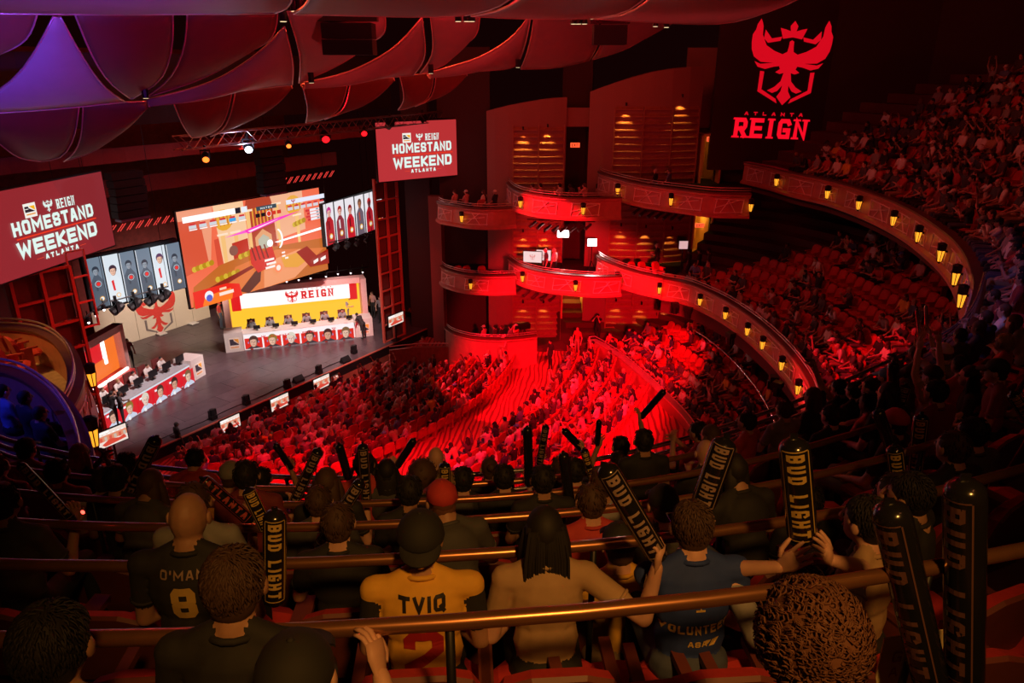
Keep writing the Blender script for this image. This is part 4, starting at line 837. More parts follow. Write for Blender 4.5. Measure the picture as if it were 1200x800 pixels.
# ================================================================= CEILING PANELS
def patch_mat(name, c): return mat(name, c, .55, var=.08, scale=3)
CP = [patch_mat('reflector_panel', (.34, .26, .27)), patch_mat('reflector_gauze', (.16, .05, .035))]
EDG = mat('reflector_edge', (.65, .40, .42), .3, .6)
def samp(pl, n):
    P = [Vector((*p, 0)) for p in pl]
    if len(P) > 2: P = [Vector((*q, 0)) for q in resample(pl, 3.0)]
    L = [0]
    for a, b in zip(P, P[1:]): L.append(L[-1] + (b - a).length)
    out = []; j = 0
    for i in range(n + 1):
        t = L[-1] * i / n
        while j < len(L) - 2 and L[j + 1] < t: j += 1
        out.append(P[j].lerp(P[j + 1], (t - L[j]) / max(1e-9, L[j + 1] - L[j])))
    return out
class Plane3:
    def __init__(s, a, b, c): s.a = a; s.n = (b - a).cross(c - a).normalized()
    def hit(s, u, v):
        o = Vector((0, 0, ZC)); r = ray(u, v); t = (s.a - o).dot(s.n) / r.dot(s.n); return o + r * t
def coons(pln, bot, top, left, right, n=12, m=8, bulge=.35):
    B = samp(bot, n); T = samp(top, n); L = samp(left, m); Q = samp(right, m); g = []
    for j in range(m + 1):
        v = j / m
        for i in range(n + 1):
            u = i / n; p = B[i] * (1 - v) + T[i] * v + L[j] * (1 - u) + Q[j] * u - (B[0] * (1 - u) * (1 - v) + B[n] * u * (1 - v) + T[0] * (1 - u) * v + T[n] * u * v)
            w_ = pln.hit(p.x, p.y); g.append(w_ + pln.n * bulge * math.sin(PI * min(1, v * .9 + .05)) * (.6 + .4 * math.sin(PI * u)))
    return g
def reflector(label, pln, bot, top, left, right, mi=0, n=12, m=8, bulge=.35, edges=(1, 1, 1, 1)):
    g = coons(pln, bot, top, left, right, n, m, bulge); k = (n + 1) * (m + 1); c = g[0].copy(); t = thing('acoustic_panel', label, 'ceiling panel', c)
    mb = MB(); th = pln.n * -.04; vs = [p - c for p in g] + [p - c + th for p in g]; fs = []
    for j in range(m):
        for i in range(n): a = j * (n + 1) + i; fs += [(a, a + 1, a + n + 2, a + n + 1), (a + k, a + k + n + 1, a + k + n + 2, a + k + 1)]
    rim = [i for i in range(n + 1)] + [j * (n + 1) + n for j in range(1, m + 1)] + [m * (n + 1) + i for i in range(n - 1, -1, -1)] + [j * (n + 1) for j in range(m - 1, 0, -1)]
    for a, b in zip(rim, rim[1:] + rim[:1]): fs.append((a, a + k, b + k, b))
    mb.add(vs, fs); mb.build('panel_skin', CP[mi], t, True)
    for e, idx in zip(edges, ([i for i in range(n + 1)], [m * (n + 1) + i for i in range(n + 1)], [j * (n + 1) for j in range(m + 1)], [j * (n + 1) + n for j in range(m + 1)])):
        if e: mb = MB(); mb.tube([g[i] - c for i in idx], .022, 5); mb.build('edge_trim', EDG, t, True)
    return t
def P3(a, Ya, b, Yb, c, Yc):
    q = Plane3(atY(*a, Ya), atY(*b, Yb), atY(*c, Yc))
    if q.n.dot(Vector((0, 0, ZC)) - q.a) < 0: q.n = -q.n
    return q
q3 = P3((0, 160), 22.5, (600, 100), 33, (300, 60), 24.5); q2 = P3((0, 130), 19, (600, 80), 29.5, (300, 15), 20); q1 = P3((0, 12), 14, (900, 24), 24, (400, -40), 12)
# lower petals
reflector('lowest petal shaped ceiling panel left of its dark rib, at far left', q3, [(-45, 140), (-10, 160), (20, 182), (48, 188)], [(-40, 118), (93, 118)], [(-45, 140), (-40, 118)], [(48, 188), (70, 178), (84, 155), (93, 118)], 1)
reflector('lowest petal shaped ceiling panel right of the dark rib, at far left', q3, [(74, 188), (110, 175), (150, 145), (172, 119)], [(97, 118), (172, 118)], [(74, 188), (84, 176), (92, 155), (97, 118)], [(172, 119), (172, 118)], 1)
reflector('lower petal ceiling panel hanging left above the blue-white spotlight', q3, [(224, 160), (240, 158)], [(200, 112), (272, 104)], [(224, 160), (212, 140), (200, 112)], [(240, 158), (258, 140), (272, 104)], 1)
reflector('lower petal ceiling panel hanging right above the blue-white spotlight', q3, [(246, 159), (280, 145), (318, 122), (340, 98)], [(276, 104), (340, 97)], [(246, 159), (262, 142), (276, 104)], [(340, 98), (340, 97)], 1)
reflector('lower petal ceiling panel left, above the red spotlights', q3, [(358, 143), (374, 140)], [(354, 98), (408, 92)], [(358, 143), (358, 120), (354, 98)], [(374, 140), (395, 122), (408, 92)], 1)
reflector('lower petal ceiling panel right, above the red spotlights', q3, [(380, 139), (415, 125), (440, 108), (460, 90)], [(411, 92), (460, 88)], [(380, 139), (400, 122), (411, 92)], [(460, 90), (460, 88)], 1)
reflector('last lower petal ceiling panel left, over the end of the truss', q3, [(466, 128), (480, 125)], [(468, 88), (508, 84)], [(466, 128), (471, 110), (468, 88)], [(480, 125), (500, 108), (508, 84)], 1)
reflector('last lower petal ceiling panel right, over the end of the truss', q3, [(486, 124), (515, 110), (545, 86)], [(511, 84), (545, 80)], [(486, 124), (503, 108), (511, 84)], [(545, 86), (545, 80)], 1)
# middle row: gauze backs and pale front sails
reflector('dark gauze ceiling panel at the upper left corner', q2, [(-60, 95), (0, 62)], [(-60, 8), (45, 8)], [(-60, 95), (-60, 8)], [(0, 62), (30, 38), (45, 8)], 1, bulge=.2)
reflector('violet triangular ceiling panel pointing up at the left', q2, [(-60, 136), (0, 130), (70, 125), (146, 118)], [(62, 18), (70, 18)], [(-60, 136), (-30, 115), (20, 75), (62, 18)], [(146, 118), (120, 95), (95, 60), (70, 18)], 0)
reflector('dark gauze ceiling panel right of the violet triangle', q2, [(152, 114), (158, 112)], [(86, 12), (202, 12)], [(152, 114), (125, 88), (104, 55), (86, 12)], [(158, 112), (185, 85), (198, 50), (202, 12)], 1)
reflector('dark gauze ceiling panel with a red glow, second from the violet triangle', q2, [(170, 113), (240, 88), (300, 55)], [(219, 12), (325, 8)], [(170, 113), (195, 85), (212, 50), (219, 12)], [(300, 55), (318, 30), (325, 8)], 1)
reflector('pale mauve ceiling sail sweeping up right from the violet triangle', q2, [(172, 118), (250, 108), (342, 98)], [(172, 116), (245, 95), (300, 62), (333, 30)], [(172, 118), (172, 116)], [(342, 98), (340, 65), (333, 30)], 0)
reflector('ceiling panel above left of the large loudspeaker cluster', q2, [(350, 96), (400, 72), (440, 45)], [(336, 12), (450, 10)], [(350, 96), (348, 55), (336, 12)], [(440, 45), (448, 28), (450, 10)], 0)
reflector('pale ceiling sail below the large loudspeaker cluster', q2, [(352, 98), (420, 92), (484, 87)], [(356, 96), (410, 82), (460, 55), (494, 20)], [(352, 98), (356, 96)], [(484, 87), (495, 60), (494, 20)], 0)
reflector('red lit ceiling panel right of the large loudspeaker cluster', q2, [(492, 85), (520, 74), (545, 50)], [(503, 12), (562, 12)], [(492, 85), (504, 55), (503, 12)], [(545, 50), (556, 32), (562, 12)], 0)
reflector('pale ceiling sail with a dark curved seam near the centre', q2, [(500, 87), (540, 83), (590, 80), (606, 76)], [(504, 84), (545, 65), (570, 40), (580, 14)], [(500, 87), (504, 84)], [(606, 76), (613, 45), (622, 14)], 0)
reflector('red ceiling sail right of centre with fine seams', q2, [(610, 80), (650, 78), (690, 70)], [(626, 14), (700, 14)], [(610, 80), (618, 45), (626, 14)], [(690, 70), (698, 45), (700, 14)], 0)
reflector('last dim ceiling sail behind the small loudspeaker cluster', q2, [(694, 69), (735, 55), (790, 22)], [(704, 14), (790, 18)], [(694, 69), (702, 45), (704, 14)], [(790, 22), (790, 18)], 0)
# top row
reflector('violet to magenta band of ceiling along the top left edge', q1, [(-60, 12), (80, 13), (200, 13), (322, 13)], [(-60, -60), (345, -60)], [(-60, 12), (-60, -60)], [(322, 13), (338, -10), (345, -60)], 0)
reflector('mauve red ceiling band along the top, left of centre', q1, [(344, 14), (420, 15), (500, 17), (545, 16)], [(372, -60), (640, -60)], [(344, 14), (358, -10), (372, -60)], [(545, 16), (590, -10), (640, -60)], 0)
reflector('mauve red ceiling band along the top at centre', q1, [(552, 17), (620, 19), (690, 20)], [(650, -60), (800, -60)], [(552, 17), (600, -8), (650, -60)], [(690, 20), (740, -2), (800, -60)], 0)
reflector('dim red ceiling band along the top ending left of the projected emblem', q1, [(696, 20), (770, 24), (850, 25), (905, 10), (940, -5)], [(806, -60), (960, -60)], [(696, 20), (745, 0), (806, -60)], [(940, -5), (960, -60)], 0)
# clusters of little ceiling lamps at the panel joints
mb = MB(); mb.tube([(0, 0, 0), (0, 0, .28)], .085, 8); cm = mb.mesh('lamp_body', BLACK); mb = MB(); mb.tube([(0, 0, -.01), (0, 0, .0)], .07, 8); cg = mb.mesh('lens', emi('lens_warm', (1, .75, .4), 1.2))
for i, (u, v, Y) in enumerate([(332, 25, 17), (345, 13, 17), (353, 13, 17), (537, 25, 20), (547, 25, 20), (553, 25, 20), (560, 16, 20), (568, 16, 20), (672, 28, 22), (678, 28, 22), (685, 28, 22), (694, 22, 22), (701, 22, 22), (768, 31, 23.5), (781, 32, 23.5), (792, 26, 23.5), (365, 97, 22), (171, 115, 20.5), (505, 86, 25.5), (607, 79, 28)]):
    t = thing('ceiling_lamp', 'small black ceiling lamp with a warm lens at the panel joints, %s from left' % ordn(sorted([332, 345, 353, 537, 547, 553, 560, 568, 672, 678, 685, 694, 701, 768, 781, 792, 365, 171, 505, 607]).index(u) + 1), 'lamp', atY(u, v, Y), 0, 'lamps at the ceiling panel joints')
    for nm, me in (('lamp_body', cm), ('lens', cg)): o = bpy.data.objects.new(nm, me); C.objects.link(o); o.parent = t
# small floodlights on the mezzanine rim, commentary panels
for i, (u, v, w_, h, Y, lb) in enumerate([(660, 274, .62, .38, 36.6, 'bright white LED panel on a tall stand in the commentary box, left one'), (694, 284, .5, .42, 36.9, 'bright white LED panel on a stand in the commentary box, right one'), (801, 287, .45, .42, 34.0, 'dim pinkish light panel on a stand by the mezzanine doorway')]):
    p_ = atY(u, v, Y); t = thing('light_panel', lb, 'light', p_); m_ = MB(); m_.box((0, .05, 0), (w_, .08, h)); m_.build('housing', BLACK, t); m_ = MB(); m_.box((0, 0, 0), (w_ - .04, .03, h - .04)); m_.build('diffuser', emi('panel_white', (1, .95, .92), 9) if i < 2 else emi('panel_dim', (.8, .45, .45), .9), t)
    fl = 4.75 if i < 2 else 5.0
    m_ = MB(); m_.tube([(0, .1, 0), (0, .1, fl - p_.z + .7)], .03, 6)
    for k in range(3): m_.tube([(0, .1, fl - p_.z + .8), (.35 * math.cos(k * 2.1), .1 + .35 * math.sin(k * 2.1), fl - p_.z)], .02, 4)
    m_.build('tripod', BLACK, t)
    if i < 2: light('panel_lamp', 'SPOT', (p_.x, p_.y - .1, p_.z), (p_.x - 1, p_.y - 2.5, p_.z - 1.2), 110, (1, .85, .8), .2, 140, .8)
for (u, v, w_, h, lb) in ((624, 301, 1.0, .62, 'white commentary monitor at the left of the commentary box'), (637, 299, .8, .6, 'white commentary monitor behind the two commentators')):
    p_ = atY(u, v, 36.3); t = thing('television', lb, 'television', p_, R(-12)); m_ = MB(); m_.box((0, .04, 0), (w_, .06, h)); m_.build('frame', BLACK, t); m_ = MB(); m_.box((0, 0, 0), (w_ - .06, .02, h - .06)); m_.build('display', E_('f6d8d4', .95), t); m_ = MB(); m_.bar((0, .08, -h / 2), (0, .08, 4.75 - p_.z), .06, .06); m_.build('stand', BLACK, t)
    f = Face((-w_ / 2 + .08, -.02, -h / 2 + .1), (1, 0, 0)); m_ = MB(); emblem(f, m_, w_ / 2 - .08, h / 2 - .1, .3, 0, 0); m_.build('display_print', E_('e89a94', .9), t)
for i, (u, v) in enumerate([(797, 343), (812, 352), (868, 382), (918, 430), (925, 440)]):
    P, z = RIMS['M']; Q = offset(P, .45); t0 = atz(u, v, 5.3); j = min(range(len(Q)), key=lambda q: (Q[q][0] - t0.x) ** 2 + (Q[q][1] - t0.y) ** 2)
    o = bpy.data.objects.new('moving_light', hme); C.objects.link(o); o.location = (Q[j][0], Q[j][1], 5.0); o.rotation_euler = (R(180), 0, i); tag(o, 'black moving light hung on the mezzanine front, %s from left' % ordn(i + 1), 'stage light')
# ================================================================= FIGURES
import numpy as np
DG = lambda: bpy.context.evaluated_depsgraph_get()
HZ = {'sit': .50, 'stand': .93}
RINGS = []
def rings(mb, m=1):
    for c, d, r in RINGS:
        d = Vector(d).normalized(); x = d.orthogonal().normalized(); y = d.cross(x); pts = [c + (x * math.cos(a) + y * math.sin(a)) * r for a in [2 * PI * k / 12 for k in range(13)]]
        mb.tube(pts, .012 if r > .06 else .009, 5, m, False)
def pdist(p, q):
    if q[0] == 'e':
        d = Vector(((p.x - q[1].x) / q[2][0], (p.y - q[1].y) / q[2][1], (p.z - q[1].z) / q[2][2])); return (d.length - 1) * min(q[2])
    a, b, ra, rb = q[1:5]; ab = b - a; t = max(0, min(1, (p - a).dot(ab) / ab.length_squared)); return (p - a - ab * t).length - (ra + (rb - ra) * t)
def body_prims(base, lean, arms, fem=False, shirt_len=.6, legs=None, wide=1.0, turn=0.0, headtilt=0.0):
    h = HZ[base]; q = []; L = Matrix.Rotation(-lean, 3, 'X'); o = Vector((0, 0, h))
    T = lambda x, y, z: o + L @ Vector((x, y, z))      # torso frame, z from hips
    sw = (.155 if fem else .175) * wide
    q.append(('e', T(0, 0, .05), (.165 * wide, .125, .12), 2))
    q.append(('e', T(0, .0, .20), (.145 * wide, .105, .17), 1)); q.append(('e', T(0, -.01, .38), (.165 * wide, .112, .19), 1)); q.append(('e', T(0, -.02, .46), (.15 * wide, .095, .10), 1))
    q.append(('c', T(-sw, -.01, .495), T(sw, -.01, .495), .062, .062, 1))
    q.append(('c', T(-sw * .4, -.015, .53), T(sw * .4, -.015, .53), .05, .05, 1))
    q.append(('c', T(0, -.010, .575), T(0, .015, .61), .058, .054, 0))
    for s in (-1, 1): q.append(('c', T(s * .05, -.015, .565), T(s * .13, -.015, .51), .038, .05, 1))
    hc = T(0, .03 + headtilt, .682); q.append(('e', hc, (.076, .096, .108), 0)); q.append(('e', hc + Vector((0, .03, -.06)), (.052, .06, .055), 0))
    hands = []
    for s, (el, wr) in zip((-1, 1), arms):
        sh = T(s * sw, -.01, .49); el = Vector(el); wr = Vector(wr); mid = sh.lerp(el, shirt_len)
        # keep human arm lengths
        ua, fa = .29, .26; d = wr - sh; D = min(d.length, ua + fa - .01); wr = sh + d.normalized() * D; n = (el - (sh + wr) / 2); n -= d.normalized() * n.dot(d.normalized()); n = n.normalized() if n.length > 1e-4 else Vector((s, 0, 0))
        x = (ua * ua - fa * fa + D * D) / (2 * D); el = sh + d.normalized() * x + n * math.sqrt(max(0, ua * ua - x * x)); mid = sh.lerp(el, shirt_len)
        q.append(('c', sh, mid, .058, .053, 1)); q.append(('c', mid, el, .043, .040, 0 if shirt_len < .9 else 1)); q.append(('c', el, wr, .041, .027, 0)); hands.append((el, wr, s))
    for s in (-1, 1):
        hp = Vector((s * .088, .02, h + .01))
        if base == 'sit': kn = Vector((s * .12, .44, h + .02)); an = Vector((s * .12, .44, .10))
        else: kn = Vector((s * .10, .02, .49)); an = Vector((s * .11, -.01, .09))
        if legs: kn = Vector((s * legs[0], legs[1], kn.z)); an = Vector((s * legs[0], legs[2], an.z))
        q.append(('c', hp, kn, .088, .060, 2)); q.append(('c', kn, an, .057, .038, 2)); q.append(('e', an + Vector((0, .07, -.045)), (.045, .125, .05), 4))
    RINGS.clear(); RINGS.append((T(0, -.012, .553), L @ Vector((0, .22, 1)), .064))
    for s, (el_, wr_) in zip((-1, 1), arms):
        h_ = hands[0 if s < 0 else 1]; sh = T(s * sw, -.01, .49); c = sh.lerp(h_[0], min(shirt_len, 1)); RINGS.append((c, (h_[0] - sh), .050))
    return q, hc, hands
def remesh(prims, vox, ratio, extra=None):
    mb = MB()
    for q in prims:
        if q[0] == 'e': mb.ell(q[1], q[2], 0, 12, 8)
        else: mb.caps(q[1], q[2], q[3], q[4], 0, 10)
    me = mb.mesh('tmp', BLACK); o = bpy.data.objects.new('tmp', me); C.objects.link(o)
    m = o.modifiers.new('r', 'REMESH'); m.mode = 'VOXEL'; m.voxel_size = vox
    m = o.modifiers.new('s', 'SMOOTH'); m.factor = .5; m.iterations = 2
    m = o.modifiers.new('d', 'DECIMATE'); m.ratio = ratio
    e = o.evaluated_get(DG()); ev = e.to_mesh(); out = MB(); out.v = [tuple(v.co) for v in ev.vertices]; out.f = [tuple(p.vertices) for p in ev.polygons]
    P = np.array([tuple(p.center) for p in ev.polygons]); best = np.full(len(P), 1e9); lab = np.zeros(len(P), int)
    for q in prims:
        if q[0] == 'e': c = np.array(q[1]); r = np.array(q[2]); d = (np.linalg.norm((P - c) / r, axis=1) - 1) * r.min()
        else:
            a = np.array(q[1]); ab = np.array(q[2]) - a; t = np.clip((P - a) @ ab / (ab @ ab), 0, 1); d = np.linalg.norm(P - a - t[:, None] * ab, axis=1) - (q[3] + (q[4] - q[3]) * t)
        k = d < best; best[k] = d[k]; lab[k] = q[-1]
    out.m = [int(k) for k in lab]
    e.to_mesh_clear(); bpy.data.objects.remove(o); bpy.data.meshes.remove(me); return out
def hand(mb, wr, fdir, pn, curl, s, seg=5, sc=1.0, m=0, spread=.16):
    """palm, four unequal fingers with two bends, and a thumb from the palm's side"""
    f = Vector(fdir).normalized(); n = Vector(pn); n = (n - f * n.dot(f)).normalized(); x = f.cross(n) * s; wr = Vector(wr)
    mb.tube([wr - f * .03 * sc, wr + f * .01 * sc, wr + f * .05 * sc, wr + f * .095 * sc], [.026 * sc, .030 * sc, .042 * sc, .040 * sc], max(6, seg + 1), m, True, .45, up=n)
    for k, (off, ln) in enumerate(((-.031, .066), (-.0105, .078), (.0105, .073), (.030, .056))):
        d0 = (f + x * (off * spread / .03 * 1.0)).normalized(); b = wr + f * .088 * sc + x * off * sc; r = (.0092, .0096, .0092, .0080)[k] * sc; P = [b - d0 * .015 * sc, b]; a = 0
        for j, fr in enumerate((.44, .32, .24)):
            a += curl * (.75, 1.0, .8)[j]; b = b + (d0 * math.cos(a) + n * math.sin(a)) * ln * sc * fr; P.append(b)
        mb.tube(P, [r, r, r * .98, r * .9, r * .6], seg, m)
    b = wr + f * .028 * sc - x * .032 * sc; d0 = (f * .62 - x * .75 + n * .25).normalized(); P = [b, b + d0 * .036 * sc]; d1 = (f * .9 - x * .35 + n * .3 * (1 + curl)).normalized(); P += [P[-1] + d1 * .03 * sc, P[-1] + d1 * .055 * sc]
    mb.tube(P, [.0125 * sc, .0115 * sc, .0102 * sc, .007 * sc], seg, m)
def face_bits(mb, hc, seg=6):
    for s in (-1, 1):
        mb.ell(hc + Vector((s * .030, .083, .004)), (.011, .008, .008), 3, seg, 4); mb.ell(hc + Vector((s * .083, .004, -.008)), (.010, .021, .031), 0, seg, 4)
    mb.caps(hc + Vector((0, .092, .012)), hc + Vector((0, .108, -.026)), .009, .014, 0, seg); mb.ell(hc + Vector((0, .087, -.060)), (.024, .008, .006), 5, seg, 4)
DENSE = [False]
def hair_mb(mb, kind, hc, m=3, hi=False):
    nu, nv = (20, 12) if hi else (10, 6)
    if kind == 'bald': return
    if kind == 'curly':
        rnd = random.Random(5); mb.ell(hc + Vector((0, -.02, .02)), (.115, .125, .125), m, nu, nv)
        for k in range(1300 if hi else 60):
            a = rnd.uniform(0, 2 * PI); z = rnd.uniform(-.75, 1); rr = math.sqrt(max(0, 1 - z * z)); d = Vector((rr * math.cos(a), rr * math.sin(a), z))
            if d.y > .55 and d.z < .4: continue
            p = hc + Vector((0, -.02, .02)) + Vector((d.x * .112, d.y * .12, d.z * .122)); t = d.cross(Vector((rnd.random(), rnd.random(), rnd.random()))).normalized(); b = d.cross(t); R_ = rnd.uniform(.006, .012)
            mb.tube([p + d * .0045 * q + (t * math.cos(q * 1.3) + b * math.sin(q * 1.3)) * R_ for q in range(5)], [.0025, .0035, .0035, .003, .001], 3, m, False)
        return
    mb.ell(hc + Vector((0, -.012, .024)), (.081, .096, .098), m, nu, nv); mb.ell(hc + Vector((0, -.042, -.02)), (.070, .060, .070), m, nu, nv)
    if kind == 'short' and nu >= 10 and DENSE[0]:
        rnd = random.Random(9)
        for k in range(900 if hi else 200):
            a = rnd.uniform(0, 2 * PI); z = rnd.uniform(-.55, 1); rr = math.sqrt(max(0, 1 - z * z)); d = Vector((rr * math.cos(a), rr * math.sin(a), z))
            if d.y > .3 and d.z < .35: continue
            p = hc + Vector((0, -.012, .024)) + Vector((d.x * .080, d.y * .095, d.z * .097)); fl = Vector((d.x * .5 + rnd.uniform(-.4, .4), d.y * .4 - .2 + rnd.uniform(-.3, .3), -.75)); fl = (fl - d * fl.dot(d)); fl = fl.normalized() if fl.length > .01 else Vector((0, -1, 0)); L_ = rnd.uniform(.018, .034)
            mb.tube([p, p + fl * L_ * .5 + d * .007, p + fl * L_ + d * .004], [.0045, .004, .0008], 3, m, False)
    if kind == 'long':
        w_ = .088
        mb.tube([hc + Vector((0, -.035, .05)), hc + Vector((0, -.062, -.06)), hc + Vector((0, -.085, -.17)), hc + Vector((0, -.10, -.28)), hc + Vector((0, -.11, -.40)), hc + Vector((0, -.11, -.46))], [.085, .092, .098, .092, .065, .02], 12 if hi else 8, m, True, .5, up=(0, 1, 0))
        for s in (-1, 1): mb.tube([hc + Vector((s * .068, -.01, .03)), hc + Vector((s * .082, -.01, -.06)), hc + Vector((s * .088, -.02, -.16)), hc + Vector((s * .085, -.04, -.26))], [.024, .032, .034, .01], 6, m)
        if hi:
            rnd = random.Random(3)
            for k in range(240):
                x = rnd.uniform(-.095, .095); y0 = -.085 - .022 * rnd.random(); l = rnd.uniform(.36, .60); mb.tube([hc + Vector((x * .8, -.088, .06)), hc + Vector((x, y0 - .022, -.06)), hc + Vector((x * 1.08, y0 - .03, -.06 - l * .5)), hc + Vector((x * .9 + rnd.uniform(-.02, .02), y0 - .03, -l))], [.003, .0048, .004, .001], 3, m, False)
    if kind == 'bun': mb.ell(hc + Vector((0, -.10, .07)), (.042, .042, .042), m, nu, nv)
def cap_mb(mb, hc, m, back=False, hi=False):
    mb.ell(hc + Vector((0, -.010, .035)), (.092, .106, .098), m, 20 if hi else 10, 10 if hi else 6, bot=-.15)
    s = -1 if back else 1; v = []; n = 8
    for k in range(n + 1):
        a = PI * k / n; v += [hc + Vector((.075 * math.cos(a), s * (.075 + .0 * math.sin(a)), .035 - .0)), hc + Vector((.078 * math.cos(a), s * (.08 + .085 * math.sin(a)), .025 - .018 * math.sin(a)))]
    k = len(v); v += [p - Vector((0, 0, .008)) for p in v]; fs = []
    for i in range(n): a = 2 * i; fs += [(a, a + 1, a + 3, a + 2), (a + k, a + 2 + k, a + 3 + k, a + 1 + k), (a + 1, a + 1 + k, a + 3 + k, a + 3)]
    mb.add(v, fs, m); mb.ell(hc + Vector((0, -.012, .132)), (.010, .010, .006), m, 6, 4)
# colour palettes
def pal(prefix, d, rough=.8): return {k: mat(prefix + k, v, rough, var=.12, scale=20) for k, v in d.items()}
SHIRT = pal('shirt_', {'black': (.02, .02, .022), 'charcoal': (.07, .07, .075), 'white': (.72, .70, .68), 'red': (.50, .05, .05), 'grey': (.28, .28, .29), 'navy': (.04, .05, .11), 'maroon': (.20, .03, .04), 'tan': (.42, .28, .16), 'pink': (.62, .34, .34), 'yellow': (.75, .42, .05), 'blue': (.12, .22, .42)})
PANTS = pal('pants_', {'black': (.02, .02, .022), 'denim': (.07, .09, .15), 'khaki': (.36, .26, .16), 'grey': (.15, .15, .16)})
SKIN = pal('skin_', {'light': (.62, .36, .27), 'medium': (.42, .23, .15), 'dark': (.16, .08, .05)}, .55)
HAIR = pal('hair_', {'black': (.012, .010, .010), 'brown': (.07, .035, .02), 'auburn': (.14, .055, .028), 'blond': (.38, .25, .11), 'grey': (.34, .32, .31)}, .7)
EYE = mat('eye_dark', (.01, .01, .01), .2); LIP = mat('lips', (.35, .10, .09), .5); SHOE = mat('shoe_black', (.03, .03, .03), .5); SHOEW = mat('shoe_white', (.6, .58, .55), .5)
HAT = pal('cap_', {'black': (.02, .02, .02), 'white': (.7, .68, .64), 'red': (.5, .04, .04), 'blue': (.15, .35, .7), 'grey': (.25, .25, .26)})
POSE = {'lap': (R(-2), (((-.27, .0, .72), (-.12, .27, .62)), ((.27, .0, .72), (.12, .27, .62)))), 'clap': (R(4), (((-.28, .1, .74), (-.035, .33, .98)), ((.28, .1, .74), (.035, .33, .98)))),
        'up': (R(0), (((-.34, .08, 1.15), (-.2, .12, 1.50)), ((.34, .08, 1.15), (.2, .12, 1.50)))), 'one': (R(3), (((-.27, .0, .72), (-.12, .27, .62)), ((.34, .1, 1.1), (.2, .2, 1.45)))),
        'lean': (R(24), (((-.3, .2, .7), (-.1, .42, .72)), ((.3, .2, .7), (.1, .42, .72)))), 'cross': (R(-4), (((-.28, .05, .74), (.08, .2, .86)), ((.28, .05, .74), (-.08, .2, .80)))), 'desk': (R(8), (((-.3, .15, .72), (-.16, .42, .80)), ((.3, .15, .72), (.16, .42, .80)))),
        'stand': (R(0), (((-.3, -.03, 1.15), (-.27, .06, .90)), ((.3, -.03, 1.15), (.27, .06, .90)))), 'standcross': (R(-2), (((-.28, .05, 1.15), (.08, .2, 1.27)), ((.28, .05, 1.15), (-.08, .2, 1.22)))), 'standfront': (R(3), (((-.3, .05, 1.15), (-.1, .32, 1.2)), ((.3, .05, 1.15), (.1, .32, 1.2)))),
        'camera': (R(4), (((-.3, .15, 1.2), (-.08, .22, 1.55)), ((.3, .15, 1.2), (.08, .22, 1.55)))), 'bend': (R(40), (((-.3, .3, 1.1), (-.15, .55, .98)), ((.3, .3, 1.1), (.15, .55, .98))))}
BASE = lambda p: 'stand' if p in ('stand', 'standcross', 'standfront', 'camera', 'bend') else 'sit'
PROTO = {}
def body_proto(pose, lvl):
    key = (pose, lvl)
    if key in PROTO: return PROTO[key]
    lean, arms = POSE[pose]; q, hc, hands = body_prims(BASE(pose), lean, arms); vox, ratio = {'lo': (.026, .26), 'mid': (.016, .7)}[lvl]
    mb = remesh(q, vox, ratio)
    for el, wr, s in hands:
        f = (wr - el).normalized(); pn = Vector((-s, 0, 0)) if pose in ('clap', 'up', 'one', 'standfront', 'camera') else Vector((0, 0, -1)); hand(mb, wr, f, pn, .35, s if pn.z == 0 else -s, 3 if lvl == 'lo' else 5)
    if lvl != 'lo': rings(mb)
    face_bits(mb, hc, 4 if lvl == 'lo' else 6); PROTO[key] = (mb, hc); return PROTO[key]
def slots(sh, pa, sk, ha, shoe): return [SKIN[sk], SHIRT[sh], PANTS[pa], EYE, shoe, LIP]     # 0 skin 1 shirt 2 pants 3 eye 4 shoe 5 lip 6 hair 7 cap
PM = {}
def lo_mesh(pose, hair):
    key = (pose, hair)
    if key not in PM:
        b, hc = body_proto(pose, 'lo'); mb = MB(); mb.v = list(b.v); mb.f = list(b.f); mb.m = list(b.m); hair_mb(mb, {'cap': 'short'}.get(hair, hair), hc, 6)
        if hair == 'cap': cap_mb(mb, hc, 7)
        PM[key] = (mb, mb.mesh('person', slots('grey', 'black', 'medium', 'black', SHOE) + [HAIR['black'], HAT['black']], True))
    return PM[key]
MM = {}
def mid_parts(pose, hair):
    if (pose, 'b') not in MM: b, hc = body_proto(pose, 'mid'); MM[(pose, 'b')] = (b.mesh('person', slots('grey', 'black', 'medium', 'black', SHOE), True), hc)
    me, hc = MM[(pose, 'b')]
    if (pose, hair) not in MM:
        h = MB(); DENSE[0] = hair == 'short'; hair_mb(h, {'cap': 'short'}.get(hair, hair), hc, 0); DENSE[0] = False; c = None
        if hair == 'cap': c = MB(); cap_mb(c, hc, 0); c = c.mesh('cap', HAT['black'], True)
        MM[(pose, hair)] = (h.mesh('hair', HAIR['black'], True) if h.v else None, c)
    return me, MM[(pose, hair)]
def setm(o, i, m): o.material_slots[i].link = 'OBJECT'; o.material_slots[i].material = m
